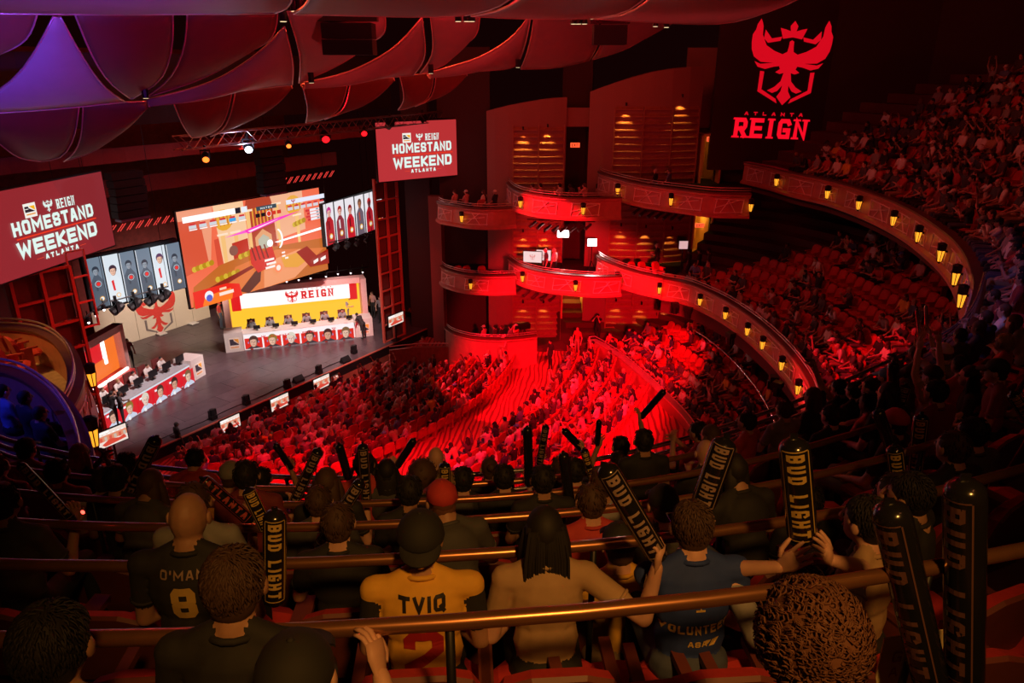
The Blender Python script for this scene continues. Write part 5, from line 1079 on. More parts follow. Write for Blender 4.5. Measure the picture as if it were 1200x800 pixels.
def put_person(d, lvl):
    look = d['look']; sh, pa, sk, hk, hc, cc = look
    if lvl == 'lo':
        o = bpy.data.objects.new('person', lo_mesh(d['pose'], hk)[1]); C.objects.link(o)
        for i, m in ((0, SKIN[sk]), (1, SHIRT[sh]), (2, PANTS[pa]), (6, HAIR[hc]), (7, HAT[cc])): setm(o, i, m)
    else:
        me, (h, c) = mid_parts(d['pose'], hk); o = bpy.data.objects.new('person', me); C.objects.link(o)
        for i, m in ((0, SKIN[sk]), (1, SHIRT[sh]), (2, PANTS[pa])): setm(o, i, m)
        if h: q = bpy.data.objects.new('hair', h); C.objects.link(q); q.parent = o; setm(q, 0, HAIR[hc])
        if c: q = bpy.data.objects.new('cap', c); C.objects.link(q); q.parent = o; setm(q, 0, HAT[cc])
    o.location = d['pos']; o.rotation_euler = (0, 0, d['rz']); tag(o, d['label'], 'person', d.get('group')); return o
def rlook(rnd, dark=.5):
    sh = rnd.choices(list(SHIRT), [dark * 6, dark * 4, 3, 2.2, 2, 1.4, 1.2, .8, .8, .25, .3])[0]; pa = rnd.choices(list(PANTS), [3, 3, 1, 1])[0]; sk = rnd.choices(list(SKIN), [5, 3, 2])[0]
    hk = rnd.choices(['short', 'long', 'cap', 'bald', 'bun'], [5, 2.2, 1.8, .5, .5])[0]; hc = rnd.choices(list(HAIR), [5, 4, 1, 1, .5])[0]; cc = rnd.choices(list(HAT), [3, 1.6, 1.5, .3, 1])[0]
    return (sh, pa, sk, hk, hc, cc)
def look_words(l):
    sh, pa, sk, hk, hc, cc = l
    return ({'cap': cc + ' capped', 'bald': 'bald', 'long': 'long haired', 'short': hc + ' haired', 'bun': 'bun haired'}[hk]) + ' spectator in ' + sh
# ---------------------------------------------------------------- seats
def seat_mb(red_back=True):
    mb = MB()
    # backrest: cushion in front, shell behind, rounded top
    prof = [(-.22, 0), (-.235, .10), (-.24, .38), (-.20, .47), (-.10, .505), (.10, .505), (.20, .47), (.24, .38), (.235, .10), (.22, 0)]
    n = len(prof); vs = []
    for y, k in ((-.03, 1.0), (-.015, 1.03), (.05, .98), (.085, .88)):
        vs += [(x * k, -.20 + y - z * .22, .38 + .03 + z * k * .96) for x, z in prof]
    for j in range(3): mb.add([], [])
    o = len(mb.v); mb.v += vs
    for j in range(3):
        for i in range(n): a = o + j * n + i; b = o + j * n + (i + 1) % n; mb.f.append((a, b, b + n, a + n)); mb.m.append(1 if j == 0 else 0)
    mb.f.append(tuple(range(o, o + n))[::-1]); mb.m.append(1); mb.f.append(tuple(range(o + 3 * n, o + 4 * n))); mb.m.append(0); back = mb
    cu = MB(); cu.tube([(0, -.20, .43), (0, -.1, .44), (0, .16, .45), (0, .25, .43)], [.16, .25, .25, .17], 10, 0, True, .26, up=(0, 0, 1)); cu.tube([(0, -.18, .40), (0, .2, .40)], [.22, .22], 10, 1, True, .2, up=(0, 0, 1))
    ar = MB()
    for s in (-1, 1): ar.box((s * .265, -.02, .62), (.05, .34, .035), 1); ar.box((s * .265, -.08, .33), (.035, .22, .58), 1)
    return back, cu, ar
sb, sc_, sa = seat_mb(); allm = MB()
for q in (sb, sc_, sa): allm.add(q.v, [], 0); off = len(allm.v) - len(q.v); allm.f += [tuple(i + off for i in f) for f in q.f]; allm.m += q.m
A_l = MB(); A_r = MB()
for s, q in ((-1, A_l), (1, A_r)): q.box((s * .265, -.02, .62), (.05, .34, .035), 1); q.box((s * .265, -.08, .33), (.035, .22, .58), 1)
A_l = A_l.mesh('armrest', [SEATM, SEATW]); A_r = A_r.mesh('armrest', [SEATM, SEATW])
SEATME = allm.mesh('theater_seat', [SEATM, mat('seat_back_wood', (.55, .08, .07), .45, var=.25, scale=6)]); SPARTS = [('backrest', sb.mesh('backrest', [SEATM, SEATW])), ('cushion', sc_.mesh('cushion', [SEATM, SEATW])), ('armrest', A_l), ('armrest', A_r)]
# ================================================================= CUSTOM FOREGROUND FIGURES AND THEIR THUNDER STICKS
CUSTOM = []
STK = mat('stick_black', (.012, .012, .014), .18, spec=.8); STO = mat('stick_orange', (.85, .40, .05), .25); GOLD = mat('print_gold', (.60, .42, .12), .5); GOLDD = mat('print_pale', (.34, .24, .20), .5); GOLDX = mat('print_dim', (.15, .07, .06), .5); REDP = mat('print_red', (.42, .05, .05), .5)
def stick(top, bot, Y, w_, label, txt=None, tm=None, face=0.0, Yb=None, m=STK, frame=True, phi=None):
    a = atY(*top, Y); b = atY(*bot, Yb or Y); dp = proj(a.lerp(b, .5))[2]; r = w_ / 2 / F * dp; d = (a - b); L = d.length; u = d.normalized()
    # extend to a plausible full length below the hand is hidden; keep as seen
    t = bpy.data.objects.new('thunder_stick', None); C.objects.link(t); t.location = b; t.empty_display_size = .1; tag(t, label, 'inflatable stick', 'inflatable thunder sticks')
    mb = MB(); rr = [r * .25, r * .7, r * .93, r, r, r * .93, r * .7, r * .25]; s = [0, .12 * r * 2, .5 * r, 1.0 * r, L - r, L - .5 * r, L - .24 * r, L]
    mb.tube([u * k for k in s], rr, 14); mb.build('tube', m, t, True)
    tail = MB(); tail.box(u * (L + r * .1), (r * .5, r * .15, r * .5)); tail.build('valve', m, t)
    if txt:
        view = (Vector((0, 0, ZC)) - b); view = (view - u * view.dot(u)).normalized(); side = u.cross(view).normalized(); f0 = view; e0 = side
        if face: q = Matrix.Rotation(face, 3, u); f0 = q @ f0; e0 = q @ e0
        H = r * 1.15; hh = H; tl = L * .78; q, W = lettering(txt, hh, hh * .62, hh * .28, hh * .22, False, hh * .25); k = tl / W; mb = MB()
        if L / r < 8: k = min(k, 1.25)
        x0 = L * .92 - 0
        for qd in q: mb.poly([u * (x0 - p.x * k) + (e0 * math.sin((p.y - hh / 2) / r) + f0 * math.cos((p.y - hh / 2) / r)) * r * 1.01 for p in qd], 0)
        if frame:
            for sg in (-1, 1):
                an = sg * .85; c = e0 * math.sin(an) + f0 * math.cos(an); c2 = e0 * math.sin(an + .09 * sg) + f0 * math.cos(an + .09 * sg)
                mb.poly([u * (L * .94) + c * r * 1.012, u * (L * .1) + c * r * 1.012, u * (L * .1) + c2 * r * 1.012, u * (L * .94) + c2 * r * 1.012][::sg])
            for yy in (.94, .1):
                n = 6; P = [e0 * math.sin(-.85 + 1.7 * i / n) + f0 * math.cos(-.85 + 1.7 * i / n) for i in range(n + 1)]
                for i in range(n): mb.poly([u * (L * yy) + P[i] * r * 1.012, u * (L * yy) + P[i + 1] * r * 1.012, u * (L * yy + r * .09) + P[i + 1] * r * 1.012, u * (L * yy + r * .09) + P[i] * r * 1.012])
        mb.build('lettering', tm or GOLD, t)
    return a, b, r
def floor_z(x, y):
    best = min(range(len(UP)), key=lambda i: (UP[i][0] - x) ** 2 + (UP[i][1] - y) ** 2); n = normals(UP)[best]; d = -((x - UP[best][0]) * n[0] + (y - UP[best][1]) * n[1])
    return upz(max(0, int((d - .05) / .9))), n
def figure(label, x, y, z, rz, look, hands=None, lvl='mid', lean=R(3), hair=None, wide=1.0, cap=None, capback=False, arms=None, tilt=0.0, hat=True, longs=False, curl=.5, sleeve=None):
    """seated figure; hands: {side: world point of the wrist}"""
    M = Matrix.Translation((x, y, z)) @ Matrix.Rotation(rz, 4, 'Z'); inv = M.inverted(); A = [list(k) for k in (arms or POSE['lap'][1])]
    for s, p in (hands or {}).items():
        i = 0 if s == 'L' else 1; wl = inv @ Vector(p); sg = -1 if i == 0 else 1; A[i] = [(sg * .30, wl.y * .4, (wl.z + 1.0) / 2 - .40), tuple(wl)]
    q, hc, hd = body_prims('sit', lean, [tuple(a) for a in A], wide=wide, headtilt=tilt, shirt_len=1.0 if longs else .6)
    if sleeve: q = [(*k[:-1], 6) if (k[0] == 'c' and k[-1] == 1 and k[3] == .058) else k for k in q]
    vox, ratio = {'mid': (.018, .8), 'hi': (.011, 1)}[lvl]; mb = remesh(q, vox, ratio)
    for el, wr, s in hd:
        i = 'L' if s < 0 else 'R'; up_ = hands and i in hands; f = (wr - el).normalized()
        if up_: f = (f + Vector((0, 0, .6))).normalized()
        hand(mb, wr, f, Vector((-s * .9, .5, 0)) if up_ else Vector((0, 0, -1)), curl if up_ else .4, s if up_ else -s, 7 if lvl == 'hi' else 5)
    rings(mb, 1)
    face_bits(mb, hc, 8); sh, pa, sk, hk, hcol, cc = look
    o = mb.build('person', slots(sh, pa, sk, hcol, SHOE) + ([sleeve] if sleeve else []), None, True); o.location = (x, y, z); o.rotation_euler = (0, 0, rz); tag(o, label, 'person')
    h = MB(); DENSE[0] = hk == 'short'; hair_mb(h, {'cap': 'short'}.get(hk, hk), hc, 0, lvl == 'hi'); DENSE[0] = False
    if h.v: h.build('hair', HAIR[hcol], o, True)
    if hk == 'cap': c = MB(); cap_mb(c, hc, 0, capback, lvl == 'hi'); c.build('cap', HAT[cc], o, True)
    CUSTOM.append((x, y)); return o, hc, mb
def back_print(o, mb, items):
    """print on the back of a shirt: every vertex is cast onto the body surface"""
    bv = BVHTree.FromPolygons([Vector(v) for v in mb.v], mb.f)
    for nm, txt, zc, h, w_, gap, t, m in items:
        if isinstance(txt, str): q, W = lettering(txt, h, w_, gap, t, False, .018); q = [[(W / 2 - p.x, zc - h / 2 + p.y) for p in k] for k in q]      # mirrored in x: the back is seen from behind
        else: q = txt
        out = MB()
        for k in q:
            P = []
            for (x, z) in k:
                r_ = bv.ray_cast(Vector((-x, -.6, z)), Vector((0, 1, 0)))
                if r_[0] is None: P = None; break
                P.append(r_[0] + Vector((0, -.006, 0)))
            if P: out.poly(P)
        if out.v: out.build(nm, m, o)
ZR = lambda m: upz(m)
# --- row nearest the viewer
o, hc, mb = figure('person with curly auburn hair in the nearest row, bottom right of centre', .70, 1.24, 12.58, R(6), ('grey', 'black', 'light', 'curly', 'auburn', 'black'), lvl='hi', lean=R(6))
for v in (h for h in o.children if h.name.startswith('hair')): v.scale = (1.0, 1.0, 1.0)
o, hc, mb = figure('person in a black cap with a pale seam line, nearest row at bottom left', -.50, 1.20, 12.47, R(4), ('black', 'black', 'light', 'cap', 'black', 'black'), {'R': (-.38, 1.62, 13.36)}, 'hi', R(8))
mb2 = MB(); mb2.tube([hc + Vector((.094 * math.sin(a), -.012 - .107 * math.cos(a), .055 + .012 * math.cos(a * 2))) for a in [(-.6 + k * .12) for k in range(10)]], .0035, 5); mb2.build('cap_seam', mat('seam_pale', (.5, .42, .42), .5), o)
figure('dark haired person in a tan shirt at the bottom left corner, nearest row', -1.14, 1.36, 12.47, R(2), ('tan', 'black', 'medium', 'short', 'black', 'black'), lvl='hi')
figure('brown haired person in the nearest row, between jersey 8 and black cap', -.80, 1.62, 12.42, R(2), ('black', 'denim', 'medium', 'short', 'brown', 'black'), lvl='hi', lean=R(6))
# --- first full row behind the near rail
o, hc, mb = figure('person in a yellow TVIQ 2 jersey and backward black cap', -.37, 2.42, 11.97, R(5), ('yellow', 'black', 'medium', 'cap', 'black', 'black'), lvl='hi', lean=R(9), wide=1.15, capback=True, sleeve=SHIRT['black'])
INK = mat('print_black', (.012, .01, .012), .6); CRIM = mat('print_crimson', (.42, .02, .03), .6)
back_print(o, mb, [('name_print', 'TVIQ', .985, .062, .048, .012, .0145, INK), ('number_print', '2', .745, .24, .165, .02, .048, CRIM)])
mb2 = MB(); mb2.ell(hc + Vector((0, -.112, -.030)), (.022, .016, .026), 0, 12, 8); mb2.build('cap_clip', mat('clip_gold', (.9, .62, .15), .12, .9), o)
cp = [k for k in o.children if k.name.startswith('cap')][0]; cp.scale = (1.1, 1.1, 1.1); cp.location = -hc * .1
o, hc, mb = figure('person with very long dark hair in a tan top, behind the near rail at centre', .15, 2.48, 11.97, R(4), ('tan', 'black', 'light', 'long', 'black', 'black'), {'R': atY(770, 664, 2.44)}, 'hi', R(10), curl=.9)
m3 = MB(); m3.tube([atY(766, 676, 2.45), atY(763, 688, 2.455)], .033, 12); wt = m3.build('wristwatch', mat('watch_metal', (.6, .45, .35), .25, .8)); tag(wt, 'metal wristwatch on the raised right wrist of the long haired person', 'watch')
o, hc, mb = figure('person in a navy blue VOLUNTEER shirt with short brown hair and glasses', .78, 2.50, 11.99, R(6), ('navy', 'denim', 'light', 'short', 'brown', 'black'), {'L': atY(812, 632, 2.85)}, 'hi', R(8), wide=1.12)
o.material_slots[1].link = 'OBJECT'; o.material_slots[1].material = mat('shirt_volunteer', (.022, .05, .24), .8)
def q2(pts): return [pts]
back_print(o, mb, [('word_print', 'VOLUNTEER', .785, .038, .0275, .0075, .0085, GOLD), ('logo_print', 'ASA', .72, .026, .024, .006, .006, GOLD), ('logo_print', [[(-.10, .735), (-.065, .735), (-.05, .705), (-.075, .707)], [(-.06, .735), (-.035, .735), (-.035, .71), (-.05, .722)]], 0, 0, 0, 0, 0, GOLD), ('logo_print', [[(-.02, .885), (.02, .885), (.02, .895), (-.02, .895)], [(-.008, .89), (.008, .89), (.0, .905), (.0, .905)]], 0, 0, 0, 0, 0, GOLD)])
m3 = MB(); m3.tube([hc + Vector((-.08, .02, .012)), hc + Vector((-.082, .09, .012)), hc + Vector((0, .115, .008)), hc + Vector((.082, .09, .012)), hc + Vector((.08, .02, .012))], .0035, 5); m3.build('glasses', mat('glasses_metal', (.8, .8, .8), .15, .9), o)
o, hc, mb = figure('bald person in a black number 8 jersey behind the near rail at left', -1.36, 2.50, 12.05, R(3), ('black', 'black', 'medium', 'bald', 'brown', 'black'), lvl='hi', lean=R(6), wide=1.12)
back_print(o, mb, [('name_print', "O'MAN", 1.0, .036, .03, .01, .007, GOLDD), ('number_print', '8', .875, .15, .10, .02, .034, GOLD), ('stripe_print', [[(-.145, .92 - k * .012), (-.115, .92 - k * .012), (-.125, .91 - k * .012), (-.155, .91 - k * .012)] for k in range(10)] + [[(-.10, .94 - k * .012), (-.092, .94 - k * .012), (-.096, .93 - k * .012), (-.104, .93 - k * .012)] for k in range(10)], 0, 0, 0, 0, 0, GOLD)])
figure('person hidden behind the curly hair, two hands raised round the framed thunder sticks', 1.20, 2.38, 11.80, R(2), ('grey', 'black', 'light', 'short', 'brown', 'black'), {'L': atY(914, 664, 2.46), 'R': atY(974, 656, 2.46)}, 'hi', curl=.25)
figure('dark haired person in a tan collared shirt, right of the framed thunder sticks', 1.60, 2.66, 11.95, R(38), ('tan', 'black', 'light', 'short', 'black', 'black'), lvl='hi')
figure('person in profile with lit face beside the two biggest thunder sticks', 1.95, 2.95, 11.9, R(48), ('black', 'black', 'medium', 'short', 'black', 'black'), {'L': atY(1075, 640, 2.9)}, 'hi')
# --- sticks: top, bottom, Y, width, text, text material, holder colours
o, hc, mb = figure('person in a black TVin jersey seated behind the framed thunder sticks', 2.02, 4.15, 11.07, R(10), ('black', 'black', 'medium', 'short', 'black', 'black'), lvl='mid', wide=1.1)
back_print(o, mb, [('name_print', 'TVin', .90, .052, .042, .012, .012, GOLD)])
o, hc, mb = figure('person in a black jersey with a white number, right of the TVin jersey', 2.62, 4.30, 11.0, R(10), ('black', 'black', 'medium', 'short', 'black', 'black'), lvl='mid', wide=1.05)
back_print(o, mb, [('name_print', 'MAN', .92, .04, .034, .012, .009, GOLDD), ('number_print', '2', .78, .12, .08, .02, .02, GOLDD)])
def holder(bot, Y, look, label, side='R', dx=.0, lvl='mid', rz=None):
    h = atY(bot[0], bot[1] + 3, Y); x = h.x + (-.2 if side == 'R' else .2) + dx; y = Y - .28; z, n = floor_z(x, y); z = max(z, h.z - 1.62); z = min(z, h.z - .70)
    figure(label, x, y, z, (math.atan2(n[1], n[0]) - PI / 2) * .6 + .1 if rz is None else rz, look, {side: tuple(h)}, lvl)
BL = 'BUD LIGHT'; TG = 'THUNDER'
SL_ = [((184, 512), (138, 602), 4.9, 16, BL, GOLDD, 'black', 'black', 'short', 'long dark stick leaning right above the far left rows', 'L'),
       ((22, 543), (88, 612), 3.6, 11, BL, GOLDD, 'charcoal', 'black', 'short', 'thin stick slanting down right at the left picture edge', 'R'),
       ((236, 560), (296, 612), 3.6, 15, 'ATLANTA', REDP, 'grey', 'brown', 'short', 'dark stick with red letters slanting down right', 'R'),
       ((290, 572), (314, 622), 2.9, 17, BL, GOLD, None, None, None, 'short leaning stick just above the upright stick with BUD LIGHT', 'R'),
       ((374, 526), (342, 594), 4.6, 13, BL, GOLDD, 'maroon', 'black', 'short', 'stick leaning right with a blue sheen, left of centre', 'R'),
       ((424, 563), (372, 642), 3.4, 15, BL, GOLDD, 'black', 'brown', 'short', 'red and blue edged stick leaning right beside the TVIQ jersey', 'L'),
       ((397, 520), (409, 562), 5.5, 10, None, None, 'red', 'black', 'short', 'small dark stick, left of the pair above the TVIQ jersey', 'L'),
       ((425, 520), (430, 592), 4.5, 13, BL, GOLDD, 'black', 'brown', 'long', 'upright dark stick in a lit hand above the TVIQ jersey', 'R'),
       ((486, 514), (464, 548), 6.2, 9, None, None, 'grey', 'black', 'long', 'little stick leaning right, over the front rail left of centre', 'R'),
       ((521, 542), (522, 602), 4.4, 14, BL, GOLD, 'black', 'black', 'short', 'upright stick with bold gold letters right of the TVIQ cap', 'R'),
       ((486, 562), (498, 590), 5.2, 9, 'BUD', GOLD, 'charcoal', 'blond', 'short', 'small gold lettered stick left of the upright gold lettered one', 'L'),
       ((618, 500), (620, 570), 5.3, 11, None, None, 'black', 'black', 'short', 'tall upright black stick at centre before the stalls', 'R'),
       ((640, 498), (632, 545), 6.2, 9, BL, GOLDD, 'black', 'brown', 'short', 'stick right of the tall upright one at the centre', 'L'),
       ((660, 503), (684, 528), 6.2, 9, None, None, 'navy', 'black', 'short', 'small stick slanting down right at the centre', 'R'),
       ((702, 492), (700, 522), 6.3, 7, None, None, 'charcoal', 'black', 'short', 'tiny upright stick against the bright red stalls', 'L'),
       ((660, 530), (668, 592), 4.5, 13, None, None, 'grey', 'brown', 'short', 'upright black stick right of the long dark hair', 'L'),
       ((684, 526), (698, 572), 5.4, 10, BL, GOLD, 'black', 'black', 'short', 'gold lettered stick leaning left behind the largest slanting stick', 'R'),
       ((708, 545), (774, 656), 2.46, 27, BL, GOLDD, None, None, None, 'long stick slanting down right into the hand with the wristwatch', 'R'),
       ((851, 513), (822, 596), 2.9, 30, BL, GOLDD, None, None, None, 'wide dark stick with a red edge above the VOLUNTEER shirt', 'L'),
       ((930, 514), (941, 636), 2.52, 36, BL, GOLD, None, None, None, 'wide upright stick with a gold framed BUD LIGHT panel', 'R'),
       ((779, 457), (750, 490), 6.6, 8, None, None, 'black', 'black', 'short', 'slim grey stick held high in front of the parterre wall', 'R'),
       ((1007, 447), (1005, 487), 8.2, 6, None, None, 'black', 'black', 'short', 'thin upright yellow lined stick by the near rail at right', 'R'),
       ((1080, 485), (1072, 556), 4.6, 17, BL, GOLD, 'charcoal', 'black', 'short', 'upright framed BUD LIGHT stick with a pink edge at right', 'L'),
       ((1048, 522), (1058, 604), 3.7, 19, BL, GOLD, 'black', 'black', 'short', 'upright framed BUD LIGHT stick left of the pink edged one', 'R'),
       ((1028, 480), (1052, 545), 4.2, 14, None, None, 'black', 'brown', 'short', 'dark unlettered stick leaning left behind the framed right hand sticks', 'L'),
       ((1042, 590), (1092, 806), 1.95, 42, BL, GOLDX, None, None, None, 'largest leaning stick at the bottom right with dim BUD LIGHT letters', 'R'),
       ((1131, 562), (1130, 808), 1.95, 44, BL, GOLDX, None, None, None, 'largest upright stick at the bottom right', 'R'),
       ((1186, 460), (1208, 494), 4.8, 15, BL, GOLD, None, None, None, 'lettered stick cut by the right picture edge', 'R'),
       ((1062, 450), (1045, 502), 6.0, 15, BL, GOLDD, 'black', 'black', 'long', 'faint framed stick leaning beside the tall dark one at right', 'R'),
       ((1047, 424), (1046, 500), 6.0, 13, None, None, 'maroon', 'black', 'short', 'tall dark upright stick at right against the upper tier', 'L'),
       ((322, 520), (342, 550), 6.0, 8, None, None, 'black', 'black', 'short', 'small dark stick leaning left near the front rail at left', 'R')]
rnd = random.Random(11)
for (tp, bt, Y, w_, tx, tm, sh, hc_, hk, lb, side) in SL_:
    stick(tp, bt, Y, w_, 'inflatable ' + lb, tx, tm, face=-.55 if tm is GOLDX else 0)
    if sh: holder(bt, Y, (sh, 'black', rnd.choice(['light', 'medium']), hk, hc_, 'black'), 'person in %s holding the %s' % (sh, lb), side)
stick((322, 598), (322, 708), 1.95, 27, 'upright inflatable stick reading BUD LIGHT above the black cap', BL, GOLD)
stick((962, 452), (985, 480), 8.6, 8, 'left of the two orange inflatable sticks by the near rail', None, m=STO); stick((973, 450), (996, 478), 8.6, 8, 'right of the two orange inflatable sticks by the near rail', None, m=STO)
holder((988, 482), 8.6, ('black', 'black', 'light', 'short', 'black', 'black'), 'person holding the two orange inflatable sticks', 'R')
stick((1074, 362), (1078, 392), 8.4, 4, 'left of two thin pale sticks held high over the white cap', None, m=STEEL); stick((1085, 358), (1086, 390), 8.4, 4, 'right of two thin pale sticks held high over the white cap', None, m=STEEL)
p_ = atY(1112, 412, 8.0); figure('person in a white cap raising both arms with thin pale sticks', p_.x, 8.0, p_.z - 1.22, R(20), ('grey', 'black', 'light', 'cap', 'brown', 'white'), {'L': atY(1080, 396, 8.35), 'R': atY(1090, 394, 8.35)})
p_ = atY(1028, 452, 7.4); figure('person with glasses and violet lit profile beside the near rail', p_.x, 7.4, p_.z - 1.22, R(50), ('charcoal', 'black', 'light', 'short', 'black', 'black'))
p_ = atY(1045, 440, 8.2); figure('person in a pale blue cap behind the violet lit profile', p_.x, 8.2, p_.z - 1.22, R(40), ('black', 'black', 'light', 'cap', 'brown', 'blue'))
p_ = atY(1146, 438, 6.6); figure('long haired person with violet lit face at the right, mouth towards the stage', p_.x, 6.6, p_.z - 1.22, R(60), ('black', 'black', 'light', 'long', 'black', 'black'))
p_ = atY(1178, 432, 6.2); figure('person in a black cap with a violet lit face at the right edge', p_.x, 6.2, p_.z - 1.22, R(60), ('maroon', 'black', 'light', 'cap', 'black', 'black'))
for (u, v, Y, lk, lb) in [(511, 536, 5.9, ('maroon', 'black', 'light', 'bald', 'grey', 'black'), 'nearly bald person in a dark red jacket before the stalls, left of centre'), (543, 562, 5.0, ('black', 'black', 'light', 'short', 'black', 'black'), 'dark haired person right of the bald one, looking over the front rail'), (453, 552, 5.2, ('charcoal', 'black', 'medium', 'long', 'black', 'black'), 'person in a dark top with long hair left of the fuzzy haired one'),
                          (495, 556, 4.9, ('black', 'black', 'light', 'curly', 'brown', 'black'), 'fuzzy brown haired person above the TVIQ cap'), (696, 588, 3.6, ('red', 'black', 'light', 'short', 'brown', 'black'), 'person in a red jersey with white collar left of the long slanting stick'), (638, 562, 4.4, ('black', 'black', 'medium', 'short', 'black', 'black'), 'dark haired person above the long dark hair'),
                          (757, 516, 5.6, ('black', 'black', 'medium', 'short', 'black', 'black'), 'dark haired person below the slim grey stick'), (782, 592, 3.5, ('charcoal', 'black', 'light', 'cap', 'brown', 'black'), 'person in a dark cap left of the VOLUNTEER shirt'), (832, 530, 4.9, ('black', 'black', 'light', 'bald', 'grey', 'black'), 'bald person in profile above the VOLUNTEER shirt'),
                          (268, 557, 5.0, ('yellow', 'khaki', 'light', 'cap', 'brown', 'grey'), 'person in a yellow shirt and pale cap in the left rows'), (118, 562, 4.9, ('white', 'black', 'light', 'short', 'brown', 'black'), 'person in a white shirt at left under the side boxes'), (372, 588, 4.0, ('charcoal', 'black', 'light', 'short', 'brown', 'black'), 'brown haired person right of the upright BUD LIGHT stick'), (62, 552, 5.0, ('maroon', 'black', 'light', 'short', 'black', 'black'), 'person in a maroon top below the blue lit side box'),
                          (730, 640, 3.0, ('yellow', 'khaki', 'light', 'cap', 'brown', 'black'), 'person in a yellow shirt half hidden by the raised hand with a watch')]:
    p_ = atY(u, v, Y); figure(lb, p_.x, Y, p_.z - 1.22, R(8), lk, lvl='mid')
# pale card sign at the bottom right
pc = atY(1066, 772, 2.12); t = thing('card_sign', 'yellowish handmade card with red letters at the bottom right', 'sign', pc, R(10)); m3 = MB(); m3.box((0, 0, 0), (.26, .006, .24)); m3.build('card', mat('card', (.82, .70, .38), .8), t); m3 = MB(); f = Face((-.08, -.005, -.06), (1, 0, 0)); f.text(m3, 'GO', 0, .06, .05, .04, .02, .007, 0, 0); f.text(m3, 'ATL', .0, -.01, .045, .035, .012, .006, 0, 0); m3.build('lettering', CRIM, t)
# phones glowing in the dark
for (u, v, Y, c) in ((97, 600, 3.4, (1, .05, .03)),):
    p_ = atY(u, v, Y); m3 = MB(); m3.ell((0, 0, 0), (.012, .006, .012), 0, 8, 6); o = m3.build('indicator_light', emi('led_red', c, 6)); o.location = p_; tag(o, 'tiny glowing red light among the left foreground spectators', 'light')
# ================================================================= ROW RAILS OF THE NEAR TIER
for m in range(0, 5):
    base = [p for p in UP if p[1] < 9.3 and -8 < p[0] < (2.9 if m > 1 else 3.8)][::-1]; Q = resample(offset(UP, -(.6 + .9 * m + .56)), .4); Q = [q for q in Q if q[1] < (6.0 if m < 2 else 4.6) and -7.5 < q[0] < (5 - .4 * m) and q[1] > 1.0]
    z = upz(m + 1) + .95; t = thing('row_rail', 'dark brass handrail behind the %s row of seats counted from the front rail' % ordn(m + 1), 'railing', (Q[len(Q) // 2][0], Q[len(Q) // 2][1], z)); inv = Matrix.Translation(-t.location)
    mb = MB(); mb.tube([(*q, z) for q in Q], .026, 12); o = mb.build('handrail', BRASS, t, True); o.matrix_parent_inverse = inv
    for i in range(1, len(Q), 4): mb = MB(); mb.tube([(*Q[i], z - .92), (*Q[i], z)], .015, 6); o = mb.build('post', BLACK, t, True); o.matrix_parent_inverse = inv
# ================================================================= SEATING AND CROWD
PEOPLE = []; SEATS = []; rnd = random.Random(21)
S_dg = DG()
def visible(p):
    o = Vector((0, 0, ZC)); d = Vector(p) - o; L = d.length; h = S.ray_cast(S_dg, o, d.normalized(), distance=L - .25); return not h[0]
def cell(pos, n, sec, row, idx, occ, poses, wts, dark=.5, turn=0, vis=True, seat=True):
    u, v, dp = proj((pos[0], pos[1], pos[2] + 1.0))
    if dp < .5 or not (-25 < u < 1225 and -15 < v < 830): return
    if dp < 2.2: return
    if vis and not (visible((pos[0], pos[1], pos[2] + 1.22)) or visible((pos[0], pos[1], pos[2] + .8))): return
    rz = math.atan2(n[1], n[0]) - PI / 2; near = any((pos[0] - c[0]) ** 2 + (pos[1] - c[1]) ** 2 < .46 ** 2 for c in CUSTOM) if dp < 16 else False
    if seat: SEATS.append(dict(pos=pos, rz=rz, d=dp, label='red theatre seat, %s from left, %s row, %s' % (ordn(idx), ordn(row), sec)))
    if occ > rnd.random() and not near:
        l = rlook(rnd, dark); ps = rnd.choices(poses, wts)[0]
        PEOPLE.append(dict(pos=(pos[0] + n[0] * .02, pos[1] + n[1] * .02, pos[2]), rz=rz + rnd.uniform(-.25, .25) + turn, pose=ps, look=l, d=dp, label='%s, %s from left, %s row, %s' % (look_words(l), ordn(idx), ordn(row), sec)))
ALLP = ['lap', 'clap', 'up', 'one', 'lean', 'cross']
def pw_x(y):
    b = min(PWs, key=lambda p: abs(p[1] - y)); return b[0]
# stalls in the round
row = 0
for r in [9.7 + .98 * k for k in range(9)] + [20.9 + .98 * k for k in range(5)]:
    row += 1; a = R(40); i = 0
    while a > R(-95):
        a -= .57 / r; x = CS.x + r * math.cos(a); y = CS.y + r * math.sin(a); p = Vector((x, y))
        if (p - LB).dot(NN) < 1.25 or y > 36.0 or x > pw_x(y) - .55: continue
        if r > 19 and y > 35.2: continue
        u, v, dp = proj((x, y, zfl(r) + 1))
        if v > 600 or u < 195: continue
        i += 1; n = (CS - p).normalized(); sec = 'bright red front stalls' if r < 19.5 else 'stalls behind cross aisle'
        cell((x, y, zfl(r)), n, sec, row if r < 19.5 else row - 9, i, .84, ALLP, [5, 3.5, .5, .9, 1.2, 1], .32)
